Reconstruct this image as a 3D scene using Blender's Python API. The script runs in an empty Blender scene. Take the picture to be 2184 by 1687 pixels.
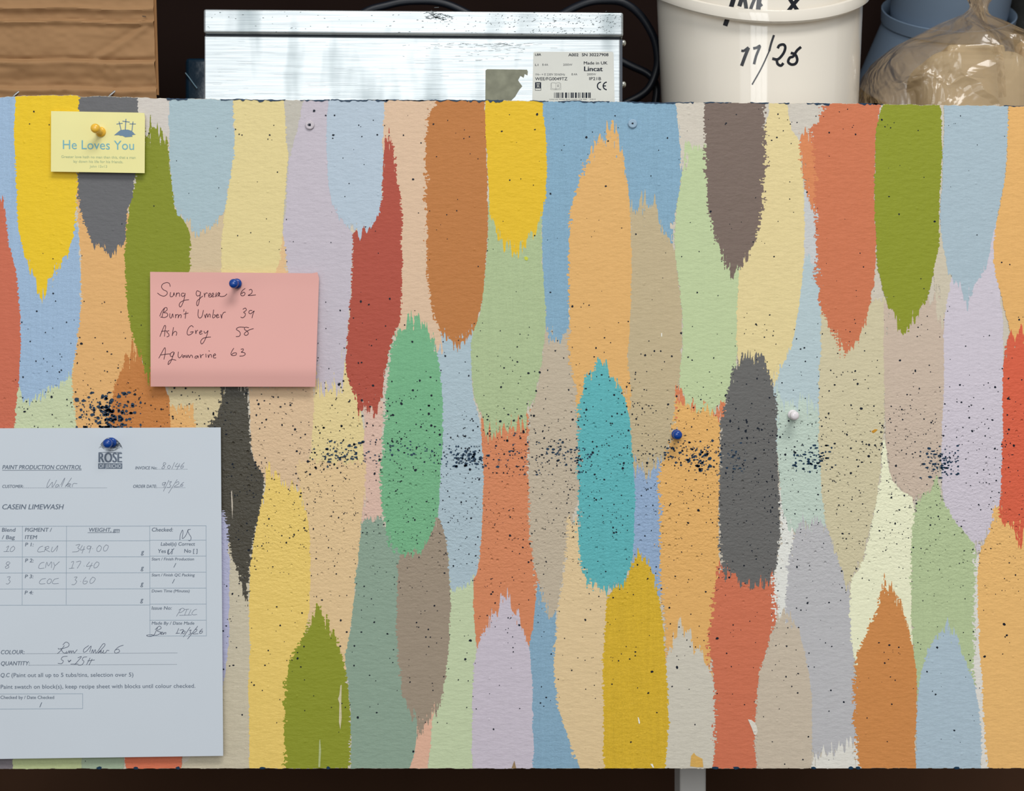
import bpy, math, random
import numpy as np
from mathutils import Vector

# ------------------------------------------------------------------ camera, world, light, exposure
sc = bpy.context.scene
col = sc.collection
DIST = 1.40                      # camera to painted board
SPX = 0.925 / 2184.0             # metres per photo pixel on the board's face
ZC = 1.10                        # height of the camera
cam_d = bpy.data.cameras.new('camera')
cam = bpy.data.objects.new('camera', cam_d)
col.objects.link(cam)
cam.location = (0, -DIST, ZC)
cam.rotation_euler = (math.radians(90), 0, 0)
cam_d.sensor_width = 36.0
cam_d.lens = 36.0 * DIST / 0.925
cam_d.dof.use_dof = True
cam_d.dof.focus_distance = DIST
cam_d.dof.aperture_fstop = 9.0
cam_d.clip_start = 0.05
sc.camera = cam

w = bpy.data.worlds.new('world')
sc.world = w
w.use_nodes = True
bg = w.node_tree.nodes['Background']
bg.inputs['Color'].default_value = (0.96, 0.98, 1.0, 1)
bg.inputs['Strength'].default_value = 0.38


def area(name, loc, target, sx, sy, power, color):
    d = bpy.data.lights.new(name, 'AREA')
    d.shape = 'RECTANGLE'
    d.size = sx
    d.size_y = sy
    d.energy = power
    d.color = color
    o = bpy.data.objects.new(name, d)
    col.objects.link(o)
    o.location = loc
    v = Vector(target) - Vector(loc)
    o.rotation_euler = v.to_track_quat('-Z', 'Y').to_euler()
    return o


for k in range(3):                # a bright window of three tall panes behind the photographer
    area('window_pane_light', (-0.83 + 0.43 * k, -3.7, 2.15), (-0.83 + 0.43 * k, 0, 2.15), 0.40, 1.9, 12, (0.96, 0.99, 1.0))
area('doorway_light', (-1.55, -3.7, 1.95), (-1.55, 0, 1.95), 0.85, 2.1, 8, (0.96, 0.99, 1.0))
area('ceiling_light', (0.80, -2.8, 4.2), (0.1, 0.0, 1.05), 2.0, 1.1, 88, (1.0, 0.98, 0.95))

vs = sc.view_settings
vs.view_transform = 'Standard'
vs.look = 'None'
vs.exposure = 0.0
vs.gamma = 1.0
vs.use_curve_mapping = False
KLIT = 0.88                      # how bright a white board renders under these lights

# ------------------------------------------------------------------ helpers


def P(px, py, y=0.0, off=0.0):
    """point at depth y (0 = board face) seen at photo pixel px, py"""
    f = SPX * (DIST + y) / DIST
    return ((px - 1092.0) * f, y - off, ZC - (py - 843.5) * f)


def lin(c):
    out = []
    for v in c[:3]:
        v = v / 255.0
        out.append(v / 12.92 if v <= 0.04045 else ((v + 0.055) / 1.055) ** 2.4)
    return out


def alb(c, k=None):
    k = KLIT if k is None else k
    return tuple(min(0.95, v / k) for v in lin(c)) + (1.0,)


_mats = {}


def newmat(name):
    m = bpy.data.materials.new(name)
    m.use_nodes = True
    nt = m.node_tree
    b = nt.nodes['Principled BSDF']
    return m, nt, b


def simple(name, c, rough=0.5, spec=0.3, metal=0.0, noise=0.06, scale=60.0, bump=0.0, k=None, coat=0.0):
    if name in _mats:
        return _mats[name]
    m, nt, b = newmat(name)
    a = alb(c, k)
    tc = nt.nodes.new('ShaderNodeTexCoord')
    n = nt.nodes.new('ShaderNodeTexNoise')
    n.inputs['Scale'].default_value = scale
    n.inputs['Detail'].default_value = 5
    nt.links.new(tc.outputs['Object'], n.inputs['Vector'])
    mix = nt.nodes.new('ShaderNodeMix')
    mix.data_type = 'RGBA'
    mix.inputs['A'].default_value = tuple(v * (1 - noise) for v in a[:3]) + (1,)
    mix.inputs['B'].default_value = tuple(min(1, v * (1 + noise)) for v in a[:3]) + (1,)
    nt.links.new(n.outputs['Fac'], mix.inputs['Factor'])
    nt.links.new(mix.outputs['Result'], b.inputs['Base Color'])
    b.inputs['Roughness'].default_value = rough
    b.inputs['Specular IOR Level'].default_value = spec
    b.inputs['Metallic'].default_value = metal
    b.inputs['Coat Weight'].default_value = coat
    if bump:
        bp = nt.nodes.new('ShaderNodeBump')
        bp.inputs['Strength'].default_value = 1.0
        bp.inputs['Distance'].default_value = bump
        nt.links.new(n.outputs['Fac'], bp.inputs['Height'])
        nt.links.new(bp.outputs['Normal'], b.inputs['Normal'])
    _mats[name] = m
    return m


# relief of the hand painted surface, shared by every paint colour
grp = bpy.data.node_groups.new('paint_relief', 'ShaderNodeTree')
grp.interface.new_socket('Normal', in_out='OUTPUT', socket_type='NodeSocketVector')
grp.interface.new_socket('Tone', in_out='OUTPUT', socket_type='NodeSocketFloat')


def build_relief():
    nt = grp
    N = nt.nodes.new
    L = nt.links.new
    out = N('NodeGroupOutput')
    tc = N('ShaderNodeTexCoord')

    def mapped(sx, sy, sz):
        mp = N('ShaderNodeMapping')
        mp.inputs['Scale'].default_value = (sx, sy, sz)
        L(tc.outputs['Object'], mp.inputs['Vector'])
        return mp.outputs['Vector']

    def noise(vec, scale, det, rough=0.55):
        n = N('ShaderNodeTexNoise')
        n.inputs['Scale'].default_value = scale
        n.inputs['Detail'].default_value = det
        n.inputs['Roughness'].default_value = rough
        L(vec, n.inputs['Vector'])
        return n.outputs['Fac']

    def math_(op, a, b):
        m = N('ShaderNodeMath')
        m.operation = op
        for i, v in enumerate((a, b)):
            if isinstance(v, (int, float)):
                m.inputs[i].default_value = v
            else:
                L(v, m.inputs[i])
        return m.outputs[0]

    # crinkles running mostly sideways
    rip = noise(mapped(0.45, 1, 1.15), 260, 4, 0.6)
    # broad lumps
    lump = noise(mapped(1, 1, 1), 70, 2)
    # pimples and pits
    vo = N('ShaderNodeTexVoronoi')
    vo.inputs['Scale'].default_value = 150
    vo.inputs['Randomness'].default_value = 1.0
    L(mapped(1, 1, 1), vo.inputs['Vector'])
    mr = N('ShaderNodeMapRange')
    mr.inputs['From Min'].default_value = 0.0
    mr.inputs['From Max'].default_value = 0.22
    mr.inputs['To Min'].default_value = 1.0
    mr.inputs['To Max'].default_value = 0.0
    L(vo.outputs['Distance'], mr.inputs['Value'])
    sepc = N('ShaderNodeSeparateColor')
    L(vo.outputs['Color'], sepc.inputs['Color'])
    pick = math_('GREATER_THAN', sepc.outputs[0], 0.86)
    pimple = math_('MULTIPLY', mr.outputs[0], pick)
    pickp = math_('LESS_THAN', sepc.outputs[0], 0.45)
    pit = math_('MULTIPLY', mr.outputs[0], pickp)
    # band of the board that has been drilled and chipped over
    sx = N('ShaderNodeSeparateXYZ')
    L(tc.outputs['Object'], sx.inputs[0])
    zc = ZC - (1040 - 843.5) * SPX
    d = math_('ABSOLUTE', math_('SUBTRACT', sx.outputs['Z'], zc), 0)
    band = N('ShaderNodeMapRange')
    band.inputs['From Min'].default_value = 0.05
    band.inputs['From Max'].default_value = 0.13
    band.inputs['To Min'].default_value = 1.0
    band.inputs['To Max'].default_value = 0.0
    L(d, band.inputs['Value'])
    fine = noise(mapped(0.8, 1, 1.0), 420, 3, 0.6)
    h = math_('MULTIPLY', rip, 0.00050)
    h = math_('ADD', h, math_('MULTIPLY', lump, 0.0006))
    h = math_('ADD', h, math_('MULTIPLY', pimple, 0.0003))
    h = math_('SUBTRACT', h, math_('MULTIPLY', math_('MULTIPLY', pit, band.outputs[0]), 0.0013))
    h = math_('ADD', h, math_('MULTIPLY', math_('MULTIPLY', fine, band.outputs[0]), 0.0008))
    bp = N('ShaderNodeBump')
    bp.inputs['Strength'].default_value = 1.0
    bp.inputs['Distance'].default_value = 1.0
    L(h, bp.inputs['Height'])
    L(bp.outputs['Normal'], out.inputs['Normal'])
    # pigment streaks left by the bristles and fine grain
    streak = noise(mapped(1, 1, 0.05), 300, 3)
    grain = noise(mapped(1, 1, 1), 900, 2)
    t = math_('ADD', math_('MULTIPLY', streak, 0.3), math_('MULTIPLY', grain, 0.7))
    L(t, out.inputs['Tone'])


build_relief()
_paint = {}


def paint(c, var=0.04, rough=0.55, spec=0.22):
    key = (c, var, rough)
    if key in _paint:
        return _paint[key]
    m, nt, b = newmat('paint')
    a = alb(c)
    g = nt.nodes.new('ShaderNodeGroup')
    g.node_tree = grp
    mix = nt.nodes.new('ShaderNodeMix')
    mix.data_type = 'RGBA'
    mr = nt.nodes.new('ShaderNodeMapRange')
    mr.inputs['From Min'].default_value = 0.3
    mr.inputs['From Max'].default_value = 0.7
    nt.links.new(g.outputs['Tone'], mr.inputs['Value'])
    mix.inputs['A'].default_value = tuple(v * (1 - var) for v in a[:3]) + (1,)
    mix.inputs['B'].default_value = tuple(min(0.97, v * (1 + var)) for v in a[:3]) + (1,)
    nt.links.new(mr.outputs[0], mix.inputs['Factor'])
    nt.links.new(mix.outputs['Result'], b.inputs['Base Color'])
    nt.links.new(g.outputs['Normal'], b.inputs['Normal'])
    b.inputs['Roughness'].default_value = rough
    b.inputs['Specular IOR Level'].default_value = spec
    _paint[key] = m
    return m


def link(name, me, mat, parent=None, smooth=False):
    o = bpy.data.objects.new(name, me)
    col.objects.link(o)
    if mat is not None:
        me.materials.append(mat)
    if smooth:
        me.polygons.foreach_set('use_smooth', [True] * len(me.polygons))
        me.set_sharp_from_angle(angle=math.radians(42))
    if parent is not None:
        o.parent = parent
        o.matrix_parent_inverse = parent.matrix_world.inverted()
    return o


def mesh_from(name, verts, faces):
    me = bpy.data.meshes.new(name)
    me.from_pydata([tuple(v) for v in verts], [], faces)
    me.update()
    return me


def empty(name, loc=(0, 0, 0)):
    o = bpy.data.objects.new(name, None)
    o.empty_display_size = 0.02
    o.location = loc
    col.objects.link(o)
    bpy.context.view_layer.update()
    return o


def tag(o, label=None, cat=None, group=None, kind=None):
    if label:
        o['label'] = label
    if cat:
        o['category'] = cat
    if group:
        o['group'] = group
    if kind:
        o['kind'] = kind
    return o


class MB:
    def __init__(self):
        self.v = []
        self.f = []

    def add(self, verts, faces):
        n = len(self.v)
        self.v += [tuple(p) for p in verts]
        self.f += [tuple(i + n for i in f) for f in faces]

    def box(self, x0, x1, y0, y1, z0, z1):
        self.add([(x0, y0, z0), (x1, y0, z0), (x1, y1, z0), (x0, y1, z0),
                  (x0, y0, z1), (x1, y0, z1), (x1, y1, z1), (x0, y1, z1)],
                 [(0, 3, 2, 1), (4, 5, 6, 7), (0, 1, 5, 4), (1, 2, 6, 5), (2, 3, 7, 6), (3, 0, 4, 7)])

    def lathe(self, prof, c, axis='z', n=48, caps=True):
        """prof = [(radius, height)], c = origin"""
        base = len(self.v)
        for r, h in prof:
            for i in range(n):
                a = 2 * math.pi * i / n
                ca, sa = r * math.cos(a), r * math.sin(a)
                if axis == 'z':
                    self.v.append((c[0] + ca, c[1] + sa, c[2] + h))
                else:                                     # axis towards the camera, -y
                    self.v.append((c[0] + ca, c[1] - h, c[2] + sa))
        for j in range(len(prof) - 1):
            for i in range(n):
                k = (i + 1) % n
                self.f.append((base + j * n + i, base + j * n + k, base + (j + 1) * n + k, base + (j + 1) * n + i))
        if caps:
            self.f.append(tuple(base + i for i in reversed(range(n))))
            m = base + (len(prof) - 1) * n
            self.f.append(tuple(m + i for i in range(n)))

    def tube(self, pts, r, n=10):
        pts = [Vector(p) for p in pts]
        base = len(self.v)
        up = Vector((0.13, 0.97, 0.2)).normalized()
        m = len(pts)
        for j, p in enumerate(pts):
            t = (pts[min(j + 1, m - 1)] - pts[max(j - 1, 0)]).normalized()
            a = t.cross(up).normalized()
            b = t.cross(a)
            for i in range(n):
                q = 2 * math.pi * i / n
                self.v.append(tuple(p + (a * math.cos(q) + b * math.sin(q)) * r))
        for j in range(m - 1):
            for i in range(n):
                k = (i + 1) % n
                self.f.append((base + j * n + i, base + j * n + k, base + (j + 1) * n + k, base + (j + 1) * n + i))
        self.f.append(tuple(base + i for i in range(n)))
        self.f.append(tuple(base + (m - 1) * n + i for i in range(n)))

    def build(self, name, mat, parent=None, smooth=False, bevel=0.0, seg=2):
        me = mesh_from(name, self.v, self.f)
        import bmesh
        bm = bmesh.new()
        bm.from_mesh(me)
        bmesh.ops.recalc_face_normals(bm, faces=bm.faces)
        if bevel:
            ed = [e for e in bm.edges if len(e.link_faces) == 2 and e.calc_face_angle() > 0.6]
            bmesh.ops.bevel(bm, geom=ed, offset=bevel, segments=seg, affect='EDGES', profile=0.5)
        bm.to_mesh(me)
        bm.free()
        return link(name, me, mat, parent, smooth)


def catmull(pts, n=6):
    if len(pts) < 3:
        return [tuple(p) for p in pts]
    P_ = [np.array(p, float) for p in pts]
    P_ = [2 * P_[0] - P_[1]] + P_ + [2 * P_[-1] - P_[-2]]
    out = []
    for i in range(1, len(P_) - 2):
        a, b, c, d = P_[i - 1], P_[i], P_[i + 1], P_[i + 2]
        for k in range(n):
            t = k / n
            out.append(tuple(0.5 * ((2 * b) + (-a + c) * t + (2 * a - 5 * b + 4 * c - d) * t * t + (-a + 3 * b - 3 * c + d) * t ** 3)))
    out.append(tuple(P_[-2]))
    return out


def vnoise(x, y, sx, sy, seed):
    """smooth value noise in [-1, 1]"""
    rng = np.random.RandomState(seed)
    tab = rng.uniform(-1, 1, (256, 256))
    gx = np.asarray(x, float) / sx + 31.7
    gy = np.asarray(y, float) / sy + 17.3
    ix = np.floor(gx).astype(int)
    iy = np.floor(gy).astype(int)
    fx = gx - ix
    fy = gy - iy
    fx = fx * fx * (3 - 2 * fx)
    fy = fy * fy * (3 - 2 * fy)
    ix &= 255
    iy &= 255
    jx = (ix + 1) & 255
    jy = (iy + 1) & 255
    return (tab[iy, ix] * (1 - fx) + tab[iy, jx] * fx) * (1 - fy) + (tab[jy, ix] * (1 - fx) + tab[jy, jx] * fx) * fy


# ------------------------------------------------------------------ the setting
m_dark = simple('dark_brown_wall', (25, 16, 13), 0.8, 0.1, scale=8, noise=0.25, k=0.30)
m_floor = simple('dark_floor', (40, 30, 22), 0.8, 0.1, scale=12, noise=0.2, k=0.5)
m_under = simple('bench_dark_wood', (60, 42, 30), 0.8, 0.1, scale=14, noise=0.2, k=0.5)  # dark brown wood of the bench top


def structure(name, x0, x1, y0, y1, z0, z1, mat):
    b = MB()
    b.box(x0, x1, y0, y1, z0, z1)
    return tag(b.build(name, mat), kind='structure')


structure('floor', -2.2, 2.2, -3.0, 0.7, -0.02, 0.0, m_floor)
structure('wall_back', -1.4, 1.4, 0.60, 0.66, 0.0, 1.86, m_dark)
structure('alcove_shade_left', -1.4, -1.34, 0.03, 0.60, 0.0, 1.80, m_dark)  # unseen alcove sides, added to keep the space behind the things dark
structure('alcove_shade_right', 1.34, 1.4, 0.03, 0.60, 0.0, 1.80, m_dark)
structure('alcove_shade_top', -1.4, 1.4, 0.03, 0.60, 1.80, 1.86, m_dark)  # unseen alcove top, added to shut out light from above

# bench: the top plank the things stand on, and the grey post under it
BT = 1.332                                          # height of the bench top
bench = empty('workbench', (0, 0.3, 0))
tag(bench, 'dark wooden workbench behind the painted board, standing on a pale grey post', 'workbench')
b = MB()
b.box(-1.335, 1.335, 0.0235, 0.599, BT - 0.022, BT)
b.build('bench_top', m_under, bench, bevel=0.001)
m_post = simple('grey_post', (150, 148, 144), 0.6, 0.2, scale=40, noise=0.06, k=0.45)
xl = P(1450, 1650, 0.10)[0]
xr = P(1506, 1650, 0.10)[0]
b = MB()
b.box(xl, xr, 0.10, 0.15, 0.0, BT - 0.0225)
tag(b.build('leg', m_post, bench, bevel=0.002), 'pale grey painted post')
b = MB()
b.box(-1.2, -1.15, 0.10, 0.15, 0.0, BT - 0.0225)
b.build('leg', m_post, bench, bevel=0.002)
b = MB()
b.box(-1.33, 1.33, 0.50, 0.52, 0.20, BT - 0.03)
b.build('back_panel', simple('back_panel', (46, 30, 20), 0.8, 0.1, scale=10, noise=0.2, k=0.45), bench)

# ------------------------------------------------------------------ the painted board
TOPX = [-80, 0, 30, 60, 100, 150, 165, 175, 200, 300, 345, 400, 500, 640, 800, 1000, 1180, 1300, 1400, 1500, 1680, 1850, 1900, 2000, 2184, 2270]
TOPY = [206, 207, 206, 204, 203, 203, 204, 207, 205, 208, 210, 210, 212, 213.5, 213.5, 214, 215.5, 217, 218.5, 218.5, 220, 221, 223, 224, 226.5, 227]
BOTX = [-80, 0, 400, 700, 1092, 1500, 2184, 2270]
BOTY = [1640.5, 1640, 1639, 1639, 1639, 1639, 1638.5, 1638.5]


def board_top(x):
    return np.interp(x, TOPX, TOPY) + 1.1 * vnoise(x, np.zeros_like(x, float), 14, 1, 5) + 0.7 * vnoise(x, np.zeros_like(x, float), 4, 1, 6)


def board_bot(x):
    return np.interp(x, BOTX, BOTY) + 0.8 * vnoise(x, np.zeros_like(x, float), 11, 1, 7) + 0.4 * vnoise(x, np.zeros_like(x, float), 4, 1, 8)


board = empty('painted_board', P(1092, 1639, 0.011))
tag(board, 'long board covered in vertical brush strokes of many paint colours', 'board')

xs = np.arange(-60, 2246, 3.0)
tp = board_top(xs)
bt = board_bot(xs)
vv, ff = [], []
for d in (0.0, 0.022):
    for x, t, q in zip(xs, tp, bt):
        vv.append(((x - 1092) * SPX, d, ZC - (t - 843.5) * SPX))
        vv.append(((x - 1092) * SPX, d, ZC - (q - 843.5) * SPX))
n = len(xs)
for i in range(n - 1):
    a = 2 * i
    c = 2 * n + a
    ff += [(a, a + 1, a + 3, a + 2), (c, c + 2, c + 3, c + 1), (a, a + 2, c + 2, c), (a + 1, c + 1, c + 3, a + 3)]
ff += [(0, 2 * n, 2 * n + 1, 1), (2 * n - 2, 2 * n - 1, 4 * n - 1, 4 * n - 2)]
link('panel', mesh_from('panel', vv, ff), paint((205, 196, 180)), board)

stroke_count = [0]


def layer_y():
    stroke_count[0] += 1
    return -0.00003 - 0.000005 * stroke_count[0]


def field_mesh(name, f, x0, y0, yl, mat):
    """turn a field sampled once per pixel (positive inside) into a flat film with sub-pixel edges"""
    h, wd = f.shape
    g = np.full((h, wd + 2), -1.0)
    g[:, 1:-1] = f
    ins = g > 0
    r0, c0 = np.where(~ins[:, :-1] & ins[:, 1:])
    r1, c1 = np.where(ins[:, :-1] & ~ins[:, 1:])
    if len(r0) == 0:
        return None
    xa = c0 + g[r0, c0] / (g[r0, c0] - g[r0, c0 + 1])
    xb = c1 + g[r1, c1] / (g[r1, c1] - g[r1, c1 + 1])
    xa = xa - 1 + x0
    xb = xb - 1 + x0
    n = len(r0)
    ya = y0 + r0 - 0.5
    yb = y0 + r0 + 0.5
    co = np.empty((n, 4, 3), np.float32)
    co[:, :, 1] = yl
    co[:, 0, 0] = co[:, 3, 0] = (xa - 1092) * SPX
    co[:, 1, 0] = co[:, 2, 0] = (xb - 1092) * SPX
    co[:, 0, 2] = co[:, 1, 2] = ZC - (yb - 843.5) * SPX
    co[:, 2, 2] = co[:, 3, 2] = ZC - (ya - 843.5) * SPX
    me = bpy.data.meshes.new(name)
    me.vertices.add(4 * n)
    me.vertices.foreach_set('co', co.ravel())
    me.loops.add(4 * n)
    me.loops.foreach_set('vertex_index', np.arange(4 * n, dtype=np.int32))
    me.polygons.add(n)
    me.polygons.foreach_set('loop_start', np.arange(0, 4 * n, 4, dtype=np.int32))
    me.polygons.foreach_set('loop_total', np.full(n, 4, np.int32))
    me.update(calc_edges=True)
    return link(name, me, mat, board)


def stroke(label, c, pts, rough=(2, 2), tips=(14, 14), var=0.04, gloss=0.55, ends=(110, 110)):
    """one vertical brush stroke; pts = (y, left, right) in photo pixels"""
    pts = sorted(pts)
    Y = np.array([p[0] for p in pts], float)
    Lx = np.array([p[1] for p in pts], float)
    Rx = np.array([p[2] for p in pts], float)
    seed = stroke_count[0] * 7 + 11
    x0 = int(max(-62, min(Lx) - 30))
    x1 = int(min(2246, max(Rx) + 30))
    y0 = int(max(200, Y[0] - 40))
    y1 = int(min(1646, Y[-1] + 40))
    xx, yy = np.meshgrid(np.arange(x0, x1 + 1, dtype=float), np.arange(y0, y1 + 1, dtype=float))
    at_top = Y[0] < 232
    at_bot = Y[-1] > 1630
    jt = 1.5 if at_top else tips[0]
    jb = 1.5 if at_bot else tips[1]
    wt = np.clip(1 - (yy - Y[0]) / ends[0], 0, 1)
    wb = np.clip(1 - (Y[-1] - yy) / ends[1], 0, 1)
    amp = 2.0 + 1.65 * (jt * wt + jb * wb)
    br = 0.6 * vnoise(xx, yy, 2.6, 70, seed) + 0.5 * vnoise(xx, yy, 7.5, 90, seed + 1) + 0.25 * vnoise(xx, yy, 1.4, 25, seed + 2)
    yq = yy + amp * br
    wob = 1.3 * vnoise(yq * 0, yq, 1, 24, seed + 3)
    Lq = np.interp(yq, Y, Lx) + wob
    Rq = np.interp(yq, Y, Rx) + 1.3 * vnoise(yq * 0, yq, 1, 21, seed + 4)
    dl = xx - Lq
    dr = Rq - xx
    fine = 0.6 * vnoise(xx, yy, 7, 2.4, seed + 5) + 0.5 * vnoise(xx, yy, 3, 3.2, seed + 6)
    big = vnoise(xx, yy, 16, 30, seed + 7)
    rl = 0.8 + 1.25 * rough[0] * (1.0 + 0.7 * big)
    rr = 0.8 + 1.25 * rough[1] * (1.0 + 0.7 * big)
    dl = dl + rl * fine
    dr = dr + rr * fine
    f = np.minimum(dl, dr)
    if not at_top:
        f = np.minimum(f, (yq - Y[0]) * 0.6)
    if not at_bot:
        f = np.minimum(f, (Y[-1] - yq) * 0.6)
    # dry bristle gaps close to the lifted ends
    gap = vnoise(xx, yy, 2.0, 45, seed + 8) + 0.4 * vnoise(xx, yy, 3.0, 6.0, seed + 9)
    dry = np.clip((wt * (0 if at_top else jt) + wb * (0 if at_bot else jb)) / 14.0, 0, 1)
    f = np.where((gap > 0.62) & (f < 17 * dry), -1.0, f)
    f = np.minimum(f, yy - board_top(xx[0])[None, :] - 0.6)
    f = np.minimum(f, board_bot(xx[0])[None, :] - yy - 0.4)
    o = field_mesh('paint_swatch', f, x0, y0, layer_y(), paint(c, var, gloss))
    if o:
        o['label'] = label + ' brush stroke'
    return o


S = stroke
# --- left edge
S('pale stone', (205, 198, 190), [(205, 285, 372), (260, 285, 372), (300, 290, 370)], (1, 1))
S('sandy beige', (206, 186, 152), [(430, 385, 480), (480, 400, 482), (560, 400, 480), (620, 395, 475), (830, 380, 475)], (1, 1))
S('greenish grey', (189, 184, 172), [(212, 600, 662), (260, 602, 660), (330, 605, 640), (420, 603, 625), (500, 600, 612)], (1, 1))
S('pale sage', (196, 206, 168), [(770, 20, 165), (850, 20, 170), (960, 15, 172)], (1, 3), (12, 4))
S('soft blue', (155, 181, 208), [(204, -60, 60), (300, -60, 60), (420, -60, 120), (470, -60, 162), (500, -50, 168), (560, 0, 171), (600, 20, 172), (660, 25, 172), (700, 25, 170), (760, 28, 161), (790, 32, 151), (820, 38, 132), (838, 45, 95), (850, 55, 75)], (1, 2), (10, 16), 0.12)
S('apricot', (222, 173, 112), [(390, 160, 275), (480, 168, 275), (540, 172, 275), (600, 173, 280), (640, 174, 285), (680, 171, 290), (720, 166, 300), (760, 161, 300), (800, 153, 300), (840, 155, 300), (880, 160, 300), (960, 165, 300)], (2, 1), (8, 4))
S('light oat', (208, 192, 152), [(770, 355, 480), (830, 358, 478), (880, 360, 470), (960, 360, 470)], (1, 1))
S('apricot', (222, 172, 110), [(868, 362, 410), (890, 362, 414), (960, 362, 425)], (1, 3), (8, 4))
S('burnt orange', (192, 124, 66), [(728, 287, 298), (745, 280, 308), (780, 262, 322), (810, 248, 345), (850, 239, 361), (880, 234, 363), (900, 232, 363), (960, 230, 363)], (4, 1), (22, 4))
S('olive green', (132, 140, 40), [(262, 322, 330), (270, 318, 345), (300, 310, 359), (340, 300, 362), (370, 290, 364), (400, 285, 368), (440, 276, 373), (460, 273, 385), (480, 269, 399), (500, 268, 405), (540, 267, 407), (580, 267, 406), (600, 268, 406), (640, 270, 400), (680, 276, 390), (720, 282, 380), (745, 292, 370), (760, 300, 360), (780, 308, 345), (800, 312, 330), (815, 320, 326)], (3, 2), (26, 20))
S('terracotta', (200, 108, 82), [(425, -20, 6), (440, -40, 9), (480, -60, 14), (520, -60, 19), (545, -60, 25), (560, -60, 30), (600, -60, 37), (650, -60, 41), (700, -60, 43), (760, -60, 43), (800, -60, 41), (850, -60, 37), (880, -60, 33), (930, -60, 28), (960, -60, 28)], (1, 2), (26, 4))
S('dark grey', (104, 104, 106), [(204, 150, 296), (225, 150, 294), (250, 150, 294), (370, 165, 288), (420, 166, 284), (450, 170, 273), (480, 180, 269), (500, 186, 268), (515, 196, 264), (525, 206, 256), (533, 216, 250), (540, 228, 236)], (4, 2), (10, 12))
S('bright yellow', (231, 194, 40), [(203, 34, 169), (240, 32, 168), (300, 30, 168), (350, 33, 167), (400, 35, 164), (450, 37, 162), (480, 39, 160), (500, 42, 156), (520, 46, 151), (540, 51, 144), (560, 57, 133), (580, 64, 121), (600, 72, 106), (615, 82, 98), (622, 88, 93)], (1.5, 3), (4, 26))
# --- lilac and pale yellow group
S('pale butter', (224, 204, 147), [(780, 670, 745), (820, 672, 752), (860, 664, 766), (900, 662, 774), (960, 662, 780), (1040, 640, 782), (1070, 635, 780)], (1, 1), (6, 6))
S('soft pink', (216, 183, 166), [(855, 775, 818), (900, 777, 816), (1000, 775, 812), (1060, 774, 813), (1108, 772, 816), (1126, 775, 812)], (1, 2), (4, 16))
S('tan', (220, 185, 138), [(490, 582, 612), (540, 580, 613), (590, 578, 612), (640, 570, 610)], (1, 5), (6, 6))
S('lilac grey', (193, 185, 194), [(213, 648, 712), (250, 640, 712), (300, 628, 712), (350, 615, 712), (400, 612, 715), (450, 609, 725), (480, 605, 740), (500, 604, 753), (560, 612, 752), (600, 618, 750), (640, 620, 748), (680, 622, 743), (720, 630, 740), (760, 640, 735), (790, 660, 734), (810, 672, 732), (830, 680, 728)], (1.5, 1), (4, 26))
S('primrose', (222, 205, 147), [(212, 497, 606), (300, 500, 611), (330, 498, 616), (360, 493, 612), (400, 487, 610), (450, 479, 606), (500, 474, 603), (550, 472, 598), (580, 471, 588), (640, 470, 575)], (1.5, 1.5), (4, 6))
S('pale duck egg', (166, 187, 194), [(210, 361, 496), (260, 360, 498), (300, 361, 500), (330, 361, 499), (360, 364, 494), (380, 366, 490), (400, 367, 487), (440, 373, 481), (450, 380, 477), (460, 387, 472), (470, 396, 466), (480, 404, 458), (488, 412, 448), (494, 420, 436)], (1.5, 3), (4, 12))
S('peach beige', (216, 186, 150), [(820, 530, 672), (870, 532, 671), (920, 533, 666), (960, 537, 664), (1000, 546, 658), (1020, 556, 650), (1040, 572, 634)], (1, 1), (5, 14))
S('warm sand', (222, 192, 146), [(985, 632, 782), (1030, 640, 780), (1060, 645, 777), (1100, 654, 772), (1160, 655, 768), (1200, 655, 764), (1240, 655, 759), (1300, 650, 753), (1340, 650, 748), (1380, 650, 742), (1440, 650, 735)], (1, 1), (8, 5))
S('lemon yellow', (232, 200, 110), [(1008, 566, 575), (1025, 566, 605), (1035, 566, 625), (1060, 560, 644), (1100, 550, 656), (1150, 541, 661), (1200, 534, 662), (1240, 530, 661), (1300, 528, 659), (1330, 530, 655), (1360, 530, 648), (1400, 532, 640), (1450, 528, 630), (1500, 530, 625), (1560, 531, 622), (1641, 531, 622)], (1, 1), (14, 5), 0.06, 0.35)
S('pale lavender blue', (178, 179, 206), [(1035, 465, 476), (1060, 465, 482), (1120, 465, 490), (1200, 465, 490), (1300, 465, 490), (1400, 465, 488), (1450, 465, 480), (1480, 465, 476)], (1, 1), (14, 10))
S('oatmeal', (200, 190, 166), [(1160, 486, 520), (1200, 490, 530), (1240, 490, 534), (1300, 489, 530), (1380, 488, 533), (1440, 480, 530), (1480, 470, 529), (1560, 465, 531), (1641, 380, 531)], (1, 1.5), (6, 4), 0.06, 0.4)
S('blackish olive', (74, 70, 60), [(815, 472, 530), (830, 472, 530), (870, 468, 531), (900, 450, 531), (920, 440, 532), (950, 440, 534), (975, 440, 540), (990, 440, 546), (1005, 440, 560), (1030, 440, 565), (1050, 440, 562), (1090, 474, 553), (1110, 478, 548), (1120, 484, 547), (1150, 488, 541), (1190, 494, 535), (1200, 500, 534), (1230, 510, 531), (1260, 518, 529), (1285, 524, 528), (1292, 525, 527)], (5, 4), (8, 20), 0.1, 0.32)
S('olive green', (140, 147, 44), [(1293, 677, 682), (1305, 673, 686), (1320, 666, 696), (1340, 655, 708), (1360, 643, 716), (1380, 632, 724), (1400, 622, 730), (1430, 613, 738), (1460, 609, 743), (1500, 607, 747), (1560, 605, 749), (1600, 607, 747), (1641, 609, 746)], (7, 5), (18, 4))
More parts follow.
